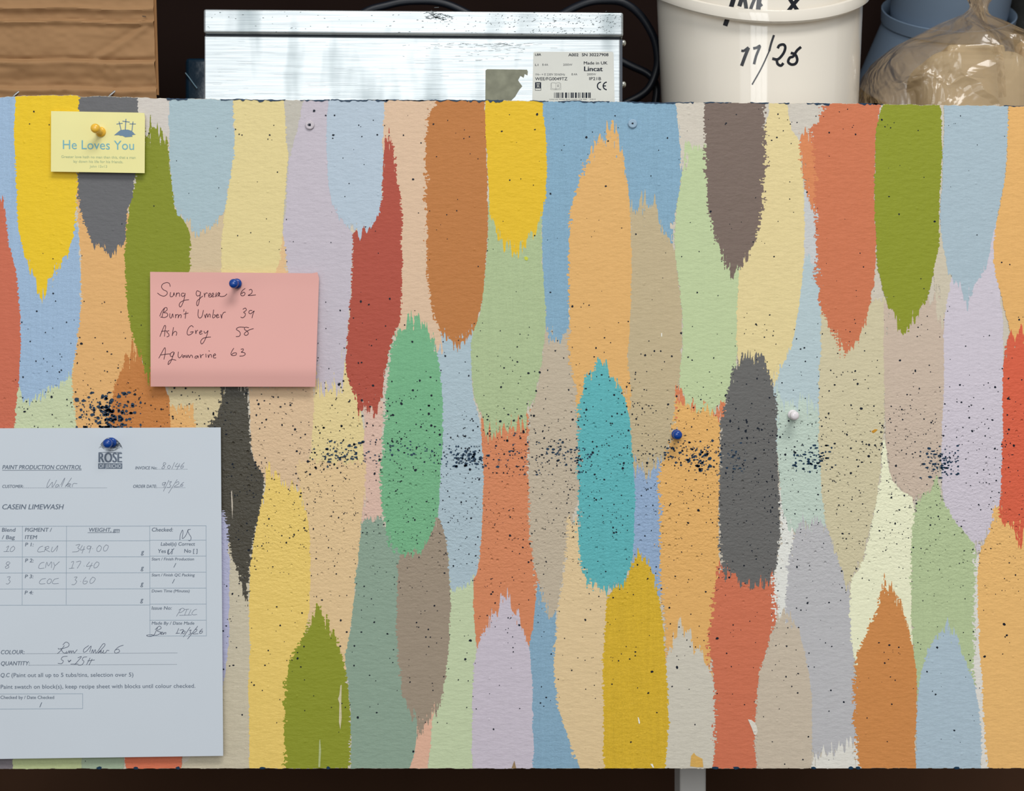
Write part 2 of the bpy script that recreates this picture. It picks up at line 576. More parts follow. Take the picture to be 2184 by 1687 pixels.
S('grey green', (140, 162, 144), [(1108, 770, 815), (1120, 771, 820), (1150, 768, 850), (1200, 762, 860), (1250, 757, 870), (1300, 752, 870), (1350, 747, 870), (1380, 741, 870), (1400, 735, 872), (1420, 736, 880), (1480, 745, 890), (1540, 748, 895), (1580, 749, 891), (1600, 748, 886), (1641, 747, 873)], (1.5, 1.5), (8, 5))
S('pale sage', (193, 206, 168), [(1180, 950, 1012), (1235, 958, 1012), (1300, 950, 1014), (1360, 950, 1016), (1400, 945, 1016), (1460, 930, 1012), (1540, 915, 1009), (1580, 918, 1009), (1641, 912, 1009)], (1, 1), (8, 4))
S('shell pink', (222, 177, 152), [(1490, 890, 930), (1540, 892, 921), (1580, 888, 918), (1600, 884, 918), (1641, 873, 912)], (1, 1), (10, 4))
S('taupe', (156, 141, 123), [(1090, 934, 942), (1105, 928, 944), (1130, 915, 950), (1160, 880, 954), (1180, 855, 956), (1200, 848, 958), (1250, 847, 960), (1300, 846, 961), (1360, 847, 959), (1400, 848, 955), (1440, 854, 951), (1480, 858, 946), (1500, 866, 940), (1515, 873, 932), (1530, 881, 920), (1542, 887, 912), (1555, 892, 904), (1562, 895, 900)], (3, 2.5), (18, 18))
S('pale blue', (170, 189, 198), [(690, 930, 1010), (740, 930, 1008), (800, 932, 1006), (850, 936, 1010), (900, 938, 1024), (960, 940, 1031), (1000, 938, 1032), (1060, 935, 1031), (1100, 934, 1029), (1120, 943, 1028), (1150, 952, 1026), (1200, 957, 1022), (1225, 959, 1016), (1240, 960, 1006), (1250, 961, 996), (1258, 963, 980)], (2.5, 1), (5, 8))
S('soft peach', (216, 186, 157), [(214, 815, 945), (300, 812, 930), (400, 840, 925), (500, 850, 925), (600, 850, 930), (680, 845, 935), (720, 840, 942), (740, 860, 945)], (1, 1), (4, 12))
S('mint green', (117, 176, 133), [(676, 873, 878), (685, 866, 890), (695, 855, 902), (710, 845, 915), (725, 838, 926), (740, 834, 930), (780, 829, 936), (820, 825, 942), (860, 822, 944), (900, 819, 945), (940, 817, 944), (980, 814, 942), (1010, 811, 939), (1050, 812, 938), (1090, 816, 935), (1110, 818, 931), (1130, 822, 925), (1150, 828, 917), (1165, 836, 908), (1175, 846, 895), (1183, 860, 884)], (6, 2), (16, 9), 0.1)
S('brick red', (173, 80, 64), [(290, 828, 830), (300, 825, 833), (315, 820, 838), (330, 817, 841), (380, 815, 847), (420, 815, 855), (460, 800, 857), (490, 765, 857), (497, 754, 857), (520, 752, 857), (560, 751, 857), (620, 750, 856), (660, 746, 855), (690, 743, 851), (705, 742, 843), (720, 740, 838), (740, 739, 832), (770, 736, 825), (790, 738, 821), (810, 743, 820), (830, 752, 818), (850, 761, 814), (866, 764, 808), (878, 770, 795), (885, 775, 784)], (3, 3), (22, 18))
S('ice blue', (178, 193, 206), [(214, 702, 820), (250, 698, 818), (300, 696, 817), (350, 698, 817), (400, 702, 815), (430, 708, 813), (450, 716, 810), (465, 726, 804), (480, 738, 795), (488, 747, 786), (494, 757, 775), (498, 763, 769)], (0.8, 1.5), (4, 9))
S('ochre brown', (185, 120, 66), [(214, 934, 1035), (228, 924, 1035), (245, 915, 1036), (280, 909, 1037), (320, 908, 1038), (400, 907, 1040), (450, 909, 1041), (500, 910, 1041), (540, 910, 1038), (580, 911, 1035), (620, 915, 1032), (650, 919, 1027), (680, 926, 1019), (700, 935, 1014), (712, 943, 1007), (722, 955, 998), (730, 965, 990), (738, 975, 985)], (6, 1.5), (4, 14))
# --- sage, blue and orange
S('coral orange', (211, 134, 94), [(880, 1024, 1128), (940, 1028, 1126), (1000, 1031, 1126), (1030, 1031, 1132), (1080, 1030, 1131), (1140, 1027, 1132), (1190, 1023, 1138), (1225, 1017, 1143), (1235, 1010, 1146), (1260, 1009, 1147), (1300, 1010, 1145), (1340, 1013, 1140), (1370, 1017, 1133), (1395, 1019, 1128)], (1, 6), (8, 6))
S('mid blue', (134, 168, 190), [(1245, 1146, 1158), (1270, 1144, 1170), (1300, 1141, 1185), (1340, 1136, 1186), (1380, 1128, 1190), (1450, 1125, 1200), (1560, 1125, 1225), (1600, 1125, 1235), (1641, 1125, 1245)], (1, 1), (14, 4), 0.12)
S('lilac', (199, 190, 201), [(1268, 1072, 1084), (1285, 1066, 1092), (1310, 1055, 1104), (1330, 1043, 1113), (1350, 1031, 1119), (1370, 1022, 1125), (1390, 1017, 1130), (1420, 1011, 1132), (1460, 1008, 1135), (1520, 1007, 1137), (1560, 1006, 1136), (1600, 1007, 1140), (1641, 1008, 1134)], (1.5, 1), (26, 4))
S('putty', (190, 176, 154), [(690, 1158, 1220), (740, 1157, 1220), (780, 1152, 1225), (820, 1146, 1240), (850, 1140, 1245), (880, 1130, 1245), (920, 1127, 1245), (1000, 1128, 1245), (1060, 1129, 1235), (1120, 1130, 1215), (1160, 1132, 1210), (1190, 1138, 1205), (1220, 1145, 1200), (1240, 1149, 1198), (1270, 1156, 1192), (1295, 1162, 1188), (1315, 1168, 1182)], (5, 2), (4, 14))
S('sky blue', (131, 167, 190), [(214, 1150, 1235), (300, 1150, 1300), (420, 1152, 1240), (480, 1156, 1220), (560, 1157, 1220), (620, 1160, 1216), (680, 1164, 1214), (700, 1165, 1212), (712, 1167, 1205), (722, 1172, 1196)], (1, 1.5), (4, 14), 0.12)
S('sky blue', (131, 167, 190), [(214, 1200, 1446), (250, 1200, 1452), (300, 1200, 1459), (340, 1210, 1459), (380, 1240, 1454), (420, 1290, 1447), (445, 1340, 1442), (470, 1390, 1439), (490, 1405, 1437), (510, 1418, 1434), (530, 1425, 1431)], (1, 2), (4, 18), 0.12)
S('cornflower', (146, 170, 200), [(975, 1340, 1420), (1000, 1345, 1420), (1100, 1350, 1420), (1200, 1350, 1415), (1270, 1350, 1412)], (1, 1), (20, 8), 0.12)
S('cream sand', (222, 196, 152), [(1110, 1212, 1226), (1140, 1209, 1240), (1180, 1206, 1262), (1220, 1203, 1280), (1250, 1199, 1294), (1290, 1190, 1300), (1340, 1186, 1300), (1400, 1182, 1300), (1450, 1183, 1300), (1500, 1188, 1300), (1540, 1199, 1300), (1580, 1214, 1300), (1610, 1222, 1300), (1641, 1242, 1300)], (4, 1), (14, 4))
S('sage green', (171, 188, 144), [(425, 1041, 1160), (480, 1041, 1156), (520, 1041, 1156), (560, 1036, 1157), (600, 1033, 1160), (640, 1029, 1163), (670, 1023, 1164), (690, 1016, 1164), (710, 1008, 1162), (730, 1005, 1160), (770, 1005, 1155), (800, 1006, 1151), (840, 1010, 1143), (865, 1016, 1136), (880, 1022, 1128), (895, 1028, 1120), (908, 1034, 1112), (915, 1040, 1106)], (0.8, 1), (6, 22), 0.09)
S('egg yellow', (226, 186, 42), [(214, 1036, 1155), (250, 1035, 1160), (300, 1037, 1165), (360, 1040, 1166), (400, 1042, 1166), (430, 1043, 1163), (460, 1045, 1158), (475, 1049, 1152), (490, 1057, 1143), (505, 1068, 1131), (518, 1079, 1120), (528, 1088, 1108), (536, 1094, 1100)], (0.8, 1.5), (4, 20))
S('dull beige', (190, 173, 138), [(440, 1338, 1398), (460, 1338, 1400), (475, 1338, 1406), (500, 1338, 1417), (520, 1338, 1430), (540, 1338, 1440), (580, 1338, 1446), (620, 1338, 1451), (680, 1338, 1454), (740, 1338, 1454), (780, 1338, 1451), (820, 1338, 1447), (890, 1338, 1440), (930, 1342, 1436), (960, 1345, 1426), (985, 1348, 1410), (1002, 1352, 1392)], (1, 2), (24, 20))
S('muted coral', (214, 128, 88), [(812, 1441, 1447), (835, 1440, 1456), (860, 1440, 1546), (885, 1439, 1546), (905, 1439, 1544)], (2, 3), (18, 16))
S('golden orange', (226, 175, 104), [(858, 1439, 1500), (875, 1439, 1520), (905, 1437, 1536), (940, 1432, 1536), (960, 1425, 1536), (975, 1418, 1536), (990, 1409, 1536), (1020, 1402, 1536), (1080, 1405, 1534), (1140, 1408, 1533), (1200, 1406, 1534), (1240, 1407, 1532), (1280, 1411, 1530), (1320, 1417, 1528), (1360, 1419, 1520), (1390, 1421, 1516), (1420, 1422, 1514), (1450, 1423, 1520)], (9, 2), (16, 12))
S('pale stone', (205, 199, 184), [(1345, 1444, 1470), (1360, 1436, 1480), (1380, 1430, 1490), (1400, 1422, 1501), (1420, 1419, 1512), (1440, 1417, 1518), (1470, 1416, 1524), (1520, 1415, 1526), (1580, 1415, 1525), (1641, 1415, 1521)], (2, 1), (20, 4))
S('old gold', (212, 174, 48), [(1180, 1352, 1362), (1190, 1350, 1374), (1205, 1346, 1386), (1225, 1338, 1394), (1245, 1325, 1398), (1258, 1306, 1401), (1272, 1294, 1405), (1300, 1292, 1410), (1360, 1289, 1417), (1420, 1286, 1421), (1460, 1286, 1424), (1500, 1288, 1426), (1540, 1288, 1427), (1580, 1288, 1423), (1641, 1288, 1418)], (3, 2), (16, 4), 0.14)
S('light orange', (222, 174, 108), [(284, 1294, 1316), (300, 1282, 1322), (315, 1268, 1326), (330, 1258, 1329), (350, 1248, 1333), (380, 1238, 1337), (400, 1232, 1340), (425, 1223, 1342), (450, 1216, 1344), (480, 1214, 1346), (560, 1213, 1347), (640, 1213, 1346), (700, 1214, 1343), (730, 1211, 1340), (760, 1213, 1338), (790, 1219, 1341), (820, 1224, 1346), (845, 1229, 1346), (870, 1232, 1344), (880, 1234, 1340)], (6, 1), (26, 20))
S('turquoise', (94, 176, 180), [(774, 1275, 1282), (785, 1267, 1296), (800, 1254, 1306), (815, 1247, 1318), (830, 1241, 1325), (850, 1237, 1333), (870, 1233, 1338), (890, 1232, 1342), (920, 1232, 1346), (980, 1233, 1350), (1040, 1234, 1354), (1090, 1234, 1354), (1140, 1233, 1352), (1180, 1235, 1350), (1200, 1239, 1346), (1220, 1245, 1341), (1235, 1250, 1335), (1245, 1257, 1328), (1255, 1268, 1318), (1264, 1280, 1305)], (8, 1.5), (14, 12), 0.09)
# --- grey brown, cream and coral
S('pale stone', (205, 197, 183), [(218, 1440, 1515), (260, 1445, 1515), (320, 1452, 1515), (360, 1450, 1515)], (1, 1))
S('celery', (188, 203, 157), [(310, 1460, 1520), (350, 1458, 1530), (400, 1450, 1540), (440, 1443, 1560), (480, 1440, 1580), (520, 1438, 1580), (545, 1440, 1582), (580, 1445, 1580), (620, 1450, 1576), (660, 1454, 1574), (700, 1455, 1573), (750, 1455, 1572), (790, 1451, 1570), (815, 1447, 1566), (830, 1450, 1560), (842, 1456, 1553), (854, 1464, 1546), (864, 1474, 1536), (872, 1486, 1522)], (1.5, 1), (12, 12))
S('pale stone', (203, 196, 184), [(219, 1625, 1780), (260, 1628, 1770), (300, 1680, 1745), (340, 1690, 1740)], (1, 2), (4, 6))
S('pale grey', (198, 200, 200), [(395, 1705, 1748), (450, 1708, 1748), (520, 1710, 1750), (620, 1705, 1752), (680, 1700, 1752)], (1, 1))
S('powder blue', (180, 198, 202), [(560, 1690, 1755), (640, 1680, 1756), (700, 1675, 1757), (760, 1660, 1757), (800, 1650, 1757), (880, 1650, 1757), (960, 1652, 1757)], (1, 2), (10, 24))
S('pale cream', (224, 206, 152), [(221, 1640, 1678), (240, 1640, 1682), (280, 1628, 1688), (300, 1625, 1705), (340, 1622, 1710), (400, 1612, 1714), (480, 1600, 1716), (540, 1590, 1715), (580, 1576, 1713), (640, 1573, 1706), (680, 1572, 1700), (720, 1571, 1692), (745, 1572, 1684), (770, 1575, 1673), (790, 1580, 1664), (815, 1600, 1656), (830, 1620, 1652)], (1, 1), (4, 14))
S('grey brown', (120, 104, 95), [(219, 1502, 1632), (260, 1500, 1632), (300, 1502, 1633), (340, 1504, 1634), (380, 1507, 1630), (420, 1509, 1627), (450, 1511, 1625), (480, 1517, 1620), (500, 1521, 1616), (520, 1529, 1610), (535, 1535, 1604), (550, 1540, 1596), (565, 1548, 1588), (578, 1556, 1578), (586, 1563, 1572)], (5, 7), (4, 14))
S('brick coral', (206, 115, 84), [(1205, 1536, 1640), (1225, 1530, 1655), (1250, 1524, 1656), (1290, 1519, 1660), (1310, 1517, 1661), (1330, 1515, 1656), (1350, 1512, 1648), (1370, 1510, 1641), (1390, 1510, 1635), (1410, 1516, 1628), (1440, 1521, 1620), (1500, 1525, 1614), (1560, 1525, 1611), (1600, 1524, 1611), (1641, 1521, 1615)], (7, 2), (14, 4))
S('white', (226, 226, 219), [(1020, 1664, 1674), (1060, 1662, 1678), (1120, 1660, 1692), (1180, 1655, 1692), (1240, 1648, 1690), (1290, 1652, 1690), (1330, 1655, 1690)], (9, 3), (14, 12))
S('mint grey', (190, 206, 193), [(858, 1655, 1760), (940, 1657, 1758), (1000, 1660, 1760), (1060, 1666, 1764), (1100, 1672, 1766), (1125, 1680, 1760), (1142, 1688, 1752)], (2, 1), (30, 18))
S('cool grey', (186, 185, 187), [(1115, 1712, 1762), (1130, 1700, 1768), (1150, 1692, 1775), (1180, 1684, 1785), (1220, 1680, 1800), (1280, 1676, 1815), (1340, 1672, 1818), (1400, 1690, 1820), (1480, 1700, 1828), (1540, 1710, 1830), (1580, 1715, 1828), (1600, 1725, 1815), (1622, 1735, 1800)], (4, 3), (14, 14))
S('white', (224, 221, 212), [(1588, 1806, 1832), (1600, 1770, 1834), (1612, 1735, 1836), (1641, 1728, 1838)], (3, 1), (16, 3))
S('warm beige', (199, 185, 165), [(1315, 1664, 1690), (1330, 1656, 1698), (1350, 1646, 1705), (1370, 1640, 1711), (1390, 1633, 1716), (1410, 1627, 1720), (1440, 1620, 1726), (1480, 1614, 1730), (1540, 1611, 1732), (1600, 1611, 1732), (1641, 1617, 1730)], (4, 1), (14, 4))
S('charcoal grey', (104, 103, 101), [(756, 1590, 1612), (768, 1576, 1626), (785, 1564, 1634), (800, 1560, 1640), (820, 1556, 1648), (840, 1551, 1653), (860, 1547, 1656), (890, 1540, 1657), (920, 1537, 1657), (960, 1536, 1658), (1020, 1535, 1660), (1080, 1534, 1662), (1130, 1534, 1662), (1170, 1536, 1661), (1200, 1539, 1656), (1215, 1547, 1652), (1228, 1560, 1646), (1240, 1575, 1635), (1252, 1592, 1618)], (6, 3), (14, 14))
S('cream beige', (206, 196, 162), [(640, 1752, 1890), (700, 1750, 1890), (760, 1750, 1890), (800, 1747, 1888), (880, 1746, 1886), (950, 1746, 1882), (1000, 1748, 1878), (1050, 1752, 1872), (1090, 1757, 1864), (1120, 1762, 1857), (1150, 1772, 1850), (1180, 1784, 1842), (1200, 1791, 1838), (1220, 1797, 1830), (1240, 1803, 1818), (1250, 1806, 1812)], (2, 2), (6, 18))
S('pinkish beige', (200, 181, 163), [(640, 1886, 2018), (700, 1884, 2018), (760, 1885, 2018), (840, 1886, 2018), (900, 1888, 2016), (960, 1891, 2012), (1000, 1897, 2008), (1020, 1903, 2003), (1040, 1912, 1998), (1055, 1926, 1990), (1066, 1942, 1982)], (1, 1), (20, 16))
S('light cream', (204, 194, 172), [(480, 1985, 2060), (560, 1990, 2050), (620, 1995, 2040), (680, 1998, 2030)], (1, 1), (4, 24))
S('lilac white', (205, 197, 207), [(480, 2040, 2125), (560, 2036, 2130), (600, 2028, 2132), (640, 2020, 2134), (680, 2014, 2138), (740, 2012, 2140), (800, 2014, 2141), (860, 2012, 2141), (900, 2009, 2140), (980, 2008, 2138), (1040, 2008, 2136), (1070, 2012, 2132), (1090, 2018, 2128), (1110, 2028, 2122), (1130, 2040, 2112), (1145, 2052, 2106), (1160, 2066, 2098), (1172, 2078, 2090)], (1, 1), (8, 14))
S('ivory', (243, 238, 202), [(925, 1884, 1887), (960, 1881, 1890), (1000, 1879, 1895), (1030, 1876, 1906), (1045, 1874, 1920), (1060, 1871, 1945), (1090, 1865, 1952), (1120, 1857, 1950), (1150, 1851, 1948), (1190, 1845, 1947), (1210, 1832, 1947), (1230, 1818, 1946), (1260, 1811, 1945), (1320, 1813, 1945), (1370, 1816, 1947), (1410, 1822, 1950), (1440, 1826, 1950)], (3, 1), (14, 8))
S('leaf sage', (180, 196, 151), [(1020, 1994, 2004), (1040, 1988, 2006), (1060, 1968, 2010), (1080, 1954, 2018), (1100, 1948, 2028), (1120, 1946, 2044), (1140, 1945, 2062), (1160, 1944, 2078), (1190, 1943, 2084), (1260, 1943, 2084), (1320, 1943, 2082), (1370, 1946, 2081), (1400, 1950, 2080), (1440, 1953, 2080), (1500, 1955, 2080)], (5, 2), (14, 5), 0.08)
S('white', (224, 220, 212), [(1180, 2078, 2094), (1260, 2078, 2092), (1340, 2078, 2096), (1420, 2076, 2100), (1480, 2076, 2104), (1560, 2084, 2104), (1641, 2090, 2108)], (6, 1), (14, 3))
S('deep orange', (206, 138, 78), [(1242, 1885, 1890), (1255, 1880, 1898), (1270, 1874, 1914), (1290, 1871, 1922), (1310, 1864, 1930), (1340, 1852, 1938), (1370, 1840, 1944), (1390, 1831, 1948), (1410, 1825, 1951), (1440, 1822, 1954), (1480, 1821, 1955), (1540, 1821, 1955), (1580, 1824, 1951), (1600, 1826, 1951), (1641, 1834, 1955)], (6, 1.5), (18, 4))
S('apricot orange', (234, 185, 115), [(1080, 2118, 2246), (1110, 2116, 2246), (1140, 2106, 2246), (1160, 2097, 2246), (1180, 2089, 2246), (1220, 2085, 2246), (1300, 2084, 2246), (1350, 2086, 2246), (1420, 2092, 2246), (1480, 2096, 2246), (1540, 2099, 2246), (1600, 2102, 2246), (1641, 2107, 2246)], (3, 1), (10, 4))
S('light blue', (172, 191, 203), [(1330, 2010, 2024), (1345, 2000, 2034), (1365, 1989, 2043), (1385, 1981, 2050), (1410, 1972, 2060), (1440, 1964, 2073), (1470, 1958, 2081), (1500, 1956, 2087), (1540, 1955, 2092), (1600, 1954, 2094), (1641, 1955, 2092)], (2, 2), (16, 4))
S('amber', (214, 134, 88), [(284, 1706, 1760), (310, 1706, 1760), (340, 1708, 1760), (380, 1712, 1760), (410, 1716, 1760), (432, 1722, 1745), (445, 1728, 1736)], (4, 2), (10, 16))
S('coral', (203, 118, 82), [(220, 1757, 1877), (235, 1752, 1877), (260, 1744, 1872), (278, 1726, 1870), (300, 1735, 1868), (340, 1738, 1866), (400, 1738, 1865), (430, 1735, 1865), (460, 1739, 1866), (520, 1741, 1868), (560, 1742, 1867), (600, 1743, 1863), (640, 1747, 1857), (660, 1751, 1853), (680, 1760, 1848), (700, 1771, 1840), (715, 1780, 1833), (730, 1787, 1826), (745, 1797, 1818), (758, 1806, 1813)], (9, 1.5), (4, 16))
S('lime olive', (140, 148, 42), [(222, 1884, 2004), (245, 1876, 2008), (280, 1868, 2007), (320, 1867, 2009), (360, 1866, 2007), (420, 1864, 2004), (470, 1866, 2003), (520, 1868, 2003), (545, 1868, 1998), (570, 1872, 1993), (600, 1878, 1986), (625, 1884, 1980), (645, 1891, 1971), (662, 1899, 1960), (680, 1907, 1948), (695, 1917, 1938), (708, 1926, 1931)], (1.5, 2), (4, 18))
S('grey blue', (168, 187, 197), [(224, 2012, 2151), (280, 2014, 2151), (340, 2011, 2146), (400, 2008, 2140), (440, 2006, 2131), (480, 2006, 2123), (520, 2010, 2114), (560, 2018, 2106), (580, 2022, 2100), (594, 2030, 2092), (606, 2044, 2080), (620, 2054, 2070), (645, 2060, 2063)], (1, 1), (4, 16))
S('pale apricot', (228, 177, 108), [(226, 2151, 2246), (340, 2147, 2246), (400, 2140, 2246), (440, 2132, 2246), (480, 2124, 2246), (520, 2119, 2246), (560, 2119, 2246), (590, 2124, 2246), (620, 2132, 2246), (650, 2140, 2246), (680, 2148, 2246), (740, 2160, 2246)], (1.5, 1), (4, 8))
S('vermilion', (215, 98, 70), [(705, 2158, 2246), (725, 2150, 2246), (760, 2141, 2246), (800, 2138, 2246), (900, 2138, 2246), (1000, 2136, 2246), (1050, 2134, 2246), (1090, 2130, 2246), (1110, 2133, 2246), (1130, 2150, 2246), (1142, 2165, 2246)], (2, 1), (18, 18))
# --- strip below the form
S('mauve grey', (122, 116, 120), [(1560, -60, 28), (1641, -60, 28)], (1, 1))
S('pale lime', (182, 192, 142), [(1560, 28, 176), (1641, 28, 175)], (1, 1))
S('dull sage', (160, 176, 150), [(1560, 175, 266), (1641, 175, 264)], (1, 1))
S('bright coral', (216, 118, 86), [(1560, 266, 391), (1641, 267, 388)], (1, 1))


# ------------------------------------------------------------------ pits, chips and marks in the paint
rs = np.random.RandomState(4)
YS = [225, 245, 262, 285, 320, 400, 620, 700, 780, 850, 900, 950, 985, 1010, 1060, 1150, 1220, 1300, 1400, 1480, 1560, 1640]
DN = [0.0, 2.0, 4.0, 2.5, 0.9, 0.6, 1.0, 2.2, 4.0, 8.0, 14, 18, 22, 18, 15, 11, 6, 4.5, 3.2, 1.6, 0.6, 0.2]


def blob(mb, x, y, r, yl, n=7, el=1.0):
    a0 = rs.uniform(0, 6.28)
    rx = r * rs.uniform(0.8, 1.25) * el
    ry = r * rs.uniform(0.8, 1.2)
    vs_ = []
    for i in range(n):
        a = a0 + 2 * math.pi * i / n
        q = rs.uniform(0.72, 1.18)
        vs_.append(((x + rx * q * math.cos(a) - 1092) * SPX, yl, ZC - (y + ry * q * math.sin(a) - 843.5) * SPX))
    mb.add(vs_, [tuple(range(n))])


YP = -0.00003 - 0.000005 * (stroke_count[0] + 4)
pits = MB()
dens = np.interp(np.arange(225, 1640), YS, DN)
tot = dens.sum() * 2184 / 10000.0 * 3.6
cnt = int(tot)
cdf = np.cumsum(dens) / dens.sum()
ysamp = 225 + np.searchsorted(cdf, rs.uniform(0, 1, cnt)) + rs.uniform(0, 1, cnt)
xsamp = rs.uniform(0, 2184, cnt)
clump = vnoise(xsamp, ysamp, 45, 30, 91)
for x, y, cl in zip(xsamp, ysamp, clump):
    if cl < -0.35 + 0.25 * rs.uniform(-1, 1):
        continue
    if x < 500 and y < 640 and rs.uniform() < 0.6:
        continue
    if x < 45 and rs.uniform() < 0.6:
        continue
    if x > 2010 and rs.uniform() < 0.35:
        continue
    r = min(2.9, 0.7 + rs.gamma(2.0, 0.36))
    if 1010 < y < 1330:
        r *= 0.8
    blob(pits, x, y, r, YP)
m_pit = simple('navy_pit', (14, 24, 38), 0.5, 0.2, noise=0.3, scale=200)
tag(pits.build('pit_holes', m_pit, board), 'dark pin holes scattered over the paint', kind='stuff')

m_chip = simple('navy_chip', (18, 52, 78), 0.4, 0.3, noise=0.4, scale=400)
for cx, cy, sx_, sy_, k, r in [(232, 885, 34, 24, 120, 4.2), (735, 968, 34, 15, 60, 3.0), (996, 976, 22, 12, 55, 3.2),
                               (880, 965, 45, 12, 26, 2.8), (1186, 962, 10, 14, 20, 2.8), (1228, 975, 18, 16, 34, 2.8),
                               (1478, 966, 30, 13, 60, 3.0), (1490, 988, 12, 10, 22, 4.0), (1738, 978, 22, 14, 60, 3.0),
                               (2003, 985, 20, 17, 75, 3.0), (1100, 968, 40, 22, 40, 2.6), (1570, 980, 10, 22, 22, 2.6)]:
    mb = MB()
    for i in range(int(k * 1.9)):
        blob(mb, cx + float(np.clip(rs.normal(0, sx_), -2 * sx_, 2 * sx_)), min(cy + float(np.clip(rs.normal(0, sy_), -2 * sy_, 2 * sy_)), 911 if cx < 300 else 2000),
             0.9 * r * rs.uniform(0.3, 1.0) ** 1.5, YP - 0.00002, 9, rs.uniform(0.7, 1.9))
    tag(mb.build('chipped_patch', m_chip, board), 'patch of chips showing the navy coat beneath')

# navy flakes along the top and bottom edges
mb = MB()
for xa, xb, th in [(355, 402, 4), (470, 505, 3), (497, 610, 4), (640, 705, 3), (705, 822, 3.4), (800, 830, 5), (822, 905, 2.5),
                   (868, 1000, 3), (1000, 1075, 5), (1130, 1170, 2.5), (1190, 1300, 3), (1330, 1480, 3), (1500, 1560, 2.5),
                   (1600, 1640, 3), (1660, 1685, 3), (1720, 1770, 4), (1830, 1880, 3.5), (1860, 1885, 5), (2140, 2184, 1.6)]:
    q = np.arange(xa, xb + 0.1, 2.0)
    up = board_top(q)
    lo = up + np.maximum(0.2, th * (0.55 + 0.75 * vnoise(q, q * 0, 6, 1, int(xa))))
    lo[0] = up[0]
    lo[-1] = up[-1]
    vs_ = [((x - 1092) * SPX, YP - 0.00004, ZC - (y - 0.6 - 843.5) * SPX) for x, y in zip(q, up)]
    vs_ += [((x - 1092) * SPX, YP - 0.00004, ZC - (y - 843.5) * SPX) for x, y in zip(q, lo)]
    m_ = len(q)
    mb.add(vs_, [(i, i + m_, i + m_ + 1, i + 1) for i in range(m_ - 1)])
for cx in (212, 290, 380, 560, 700, 1525, 1570, 1735, 1815, 1830, 2040):
    blob(mb, cx, 1637.5, 3.0, YP - 0.00004, 7, 2.2)
tag(mb.build('edge_chips', m_chip, board), 'navy flaked paint along the edges', kind='stuff')


def polyfleck(label, c, pts, name='paint_fleck'):
    me = mesh_from(name, [((x - 1092) * SPX, YP - 0.00006, ZC - (y - 843.5) * SPX) for x, y in pts], [tuple(range(len(pts)))])
    o = link(name, me, paint(c, 0.05), board)
    o['label'] = label


polyfleck('white paint chip', (222, 215, 202), [(1595, 1534), (1602, 1535), (1610, 1541), (1614, 1550), (1616, 1560), (1612, 1568), (1608, 1566), (1603, 1552)])
polyfleck('white paint nick', (238, 235, 225), [(1360, 1529), (1362, 1530), (1365, 1540), (1364, 1544), (1362, 1542)])
polyfleck('white paint nick', (238, 235, 225), [(1387, 1629), (1392, 1629), (1395, 1637), (1392, 1637)])
polyfleck('white paint nick', (238, 235, 225), [(1410, 711), (1412, 710), (1412, 718), (1410, 718)])
polyfleck('bare wood splinter', (150, 125, 92), [(1091, 1638.5), (1097, 1622), (1101, 1638.5)], 'wood_splinter')
polyfleck('ochre smear', (196, 140, 40), [(1858, 920), (1866, 915), (1872, 916), (1867, 921), (1862, 924)])
polyfleck('yellow drip', (200, 205, 70), [(1118, 548), (1123, 547), (1127, 551), (1124, 556), (1119, 554)])
polyfleck('ochre stain', (214, 170, 90), [(1472, 1634), (1474, 1612), (1480, 1605), (1484, 1611), (1498, 1618), (1500, 1636), (1486, 1636)])
polyfleck('pale scraped streak', (205, 195, 160), [(726, 1462), (729, 1460), (728, 1500), (729, 1530), (726, 1556), (723, 1540), (724, 1500), (721, 1490), (724, 1482)])
polyfleck('pale scraped streak', (176, 184, 130), [(681, 1580), (683, 1576), (685, 1600), (683, 1636), (679, 1636), (680, 1610)])
polyfleck('pale scraped streak', (190, 180, 165), [(493, 1048), (495, 1046), (497, 1075), (496, 1108), (494, 1080)])

# two screw heads painted over
for px, py, c, lb in [(661, 267, (196, 188, 194), 'screw head painted over in lilac'), (1349, 264, (148, 174, 194), 'sunken screw painted over in blue')]:
    mb = MB()
    x, y, z = P(px, py)
    mb.lathe([(0.0042, 0.0010), (0.0038, 0.0019), (0.0030, 0.0021), (0.0020, 0.00205)], (x, 0, z), 'y', 28)
    s_ = mb.build('screw', paint(c, 0.05), board, smooth=False)
    s_['label'] = lb
    mb = MB()
    q = 0.0011 if px < 1000 else 0.0007
    mb.box(x - q, x + q, -0.0023, -0.0021, z - q, z + q)
    mb.box(x - q * 1.7, x - q * 1.2, -0.0023, -0.0021, z - q * .4, z + q * .4)
    mb.build('drive_recess', m_pit, s_)

# ------------------------------------------------------------------ flat print and pen work
_tcache = {}


def text2d(s, bold=0.0, shear=0.0):
    key = (s, bold, shear)
    if key in _tcache:
        return _tcache[key]
    cu = bpy.data.curves.new('t', 'FONT')
    cu.body = s
    cu.size = 1.0
    cu.offset = bold
    cu.shear = shear
    cu.resolution_u = 3
    cu.fill_mode = 'FRONT'
    o = bpy.data.objects.new('t', cu)
    col.objects.link(o)
    dg = bpy.context.evaluated_depsgraph_get()
    me = o.evaluated_get(dg).to_mesh()
    v = np.array([(p.co.x, p.co.y) for p in me.vertices])
    f = [tuple(p.vertices) for p in me.polygons]
    o.evaluated_get(dg).to_mesh_clear()
    bpy.data.objects.remove(o)
    bpy.data.curves.remove(cu)
    _tcache[key] = (v, f)
    return v, f


CAP = float(np.ptp(text2d('H')[0][:, 1]))


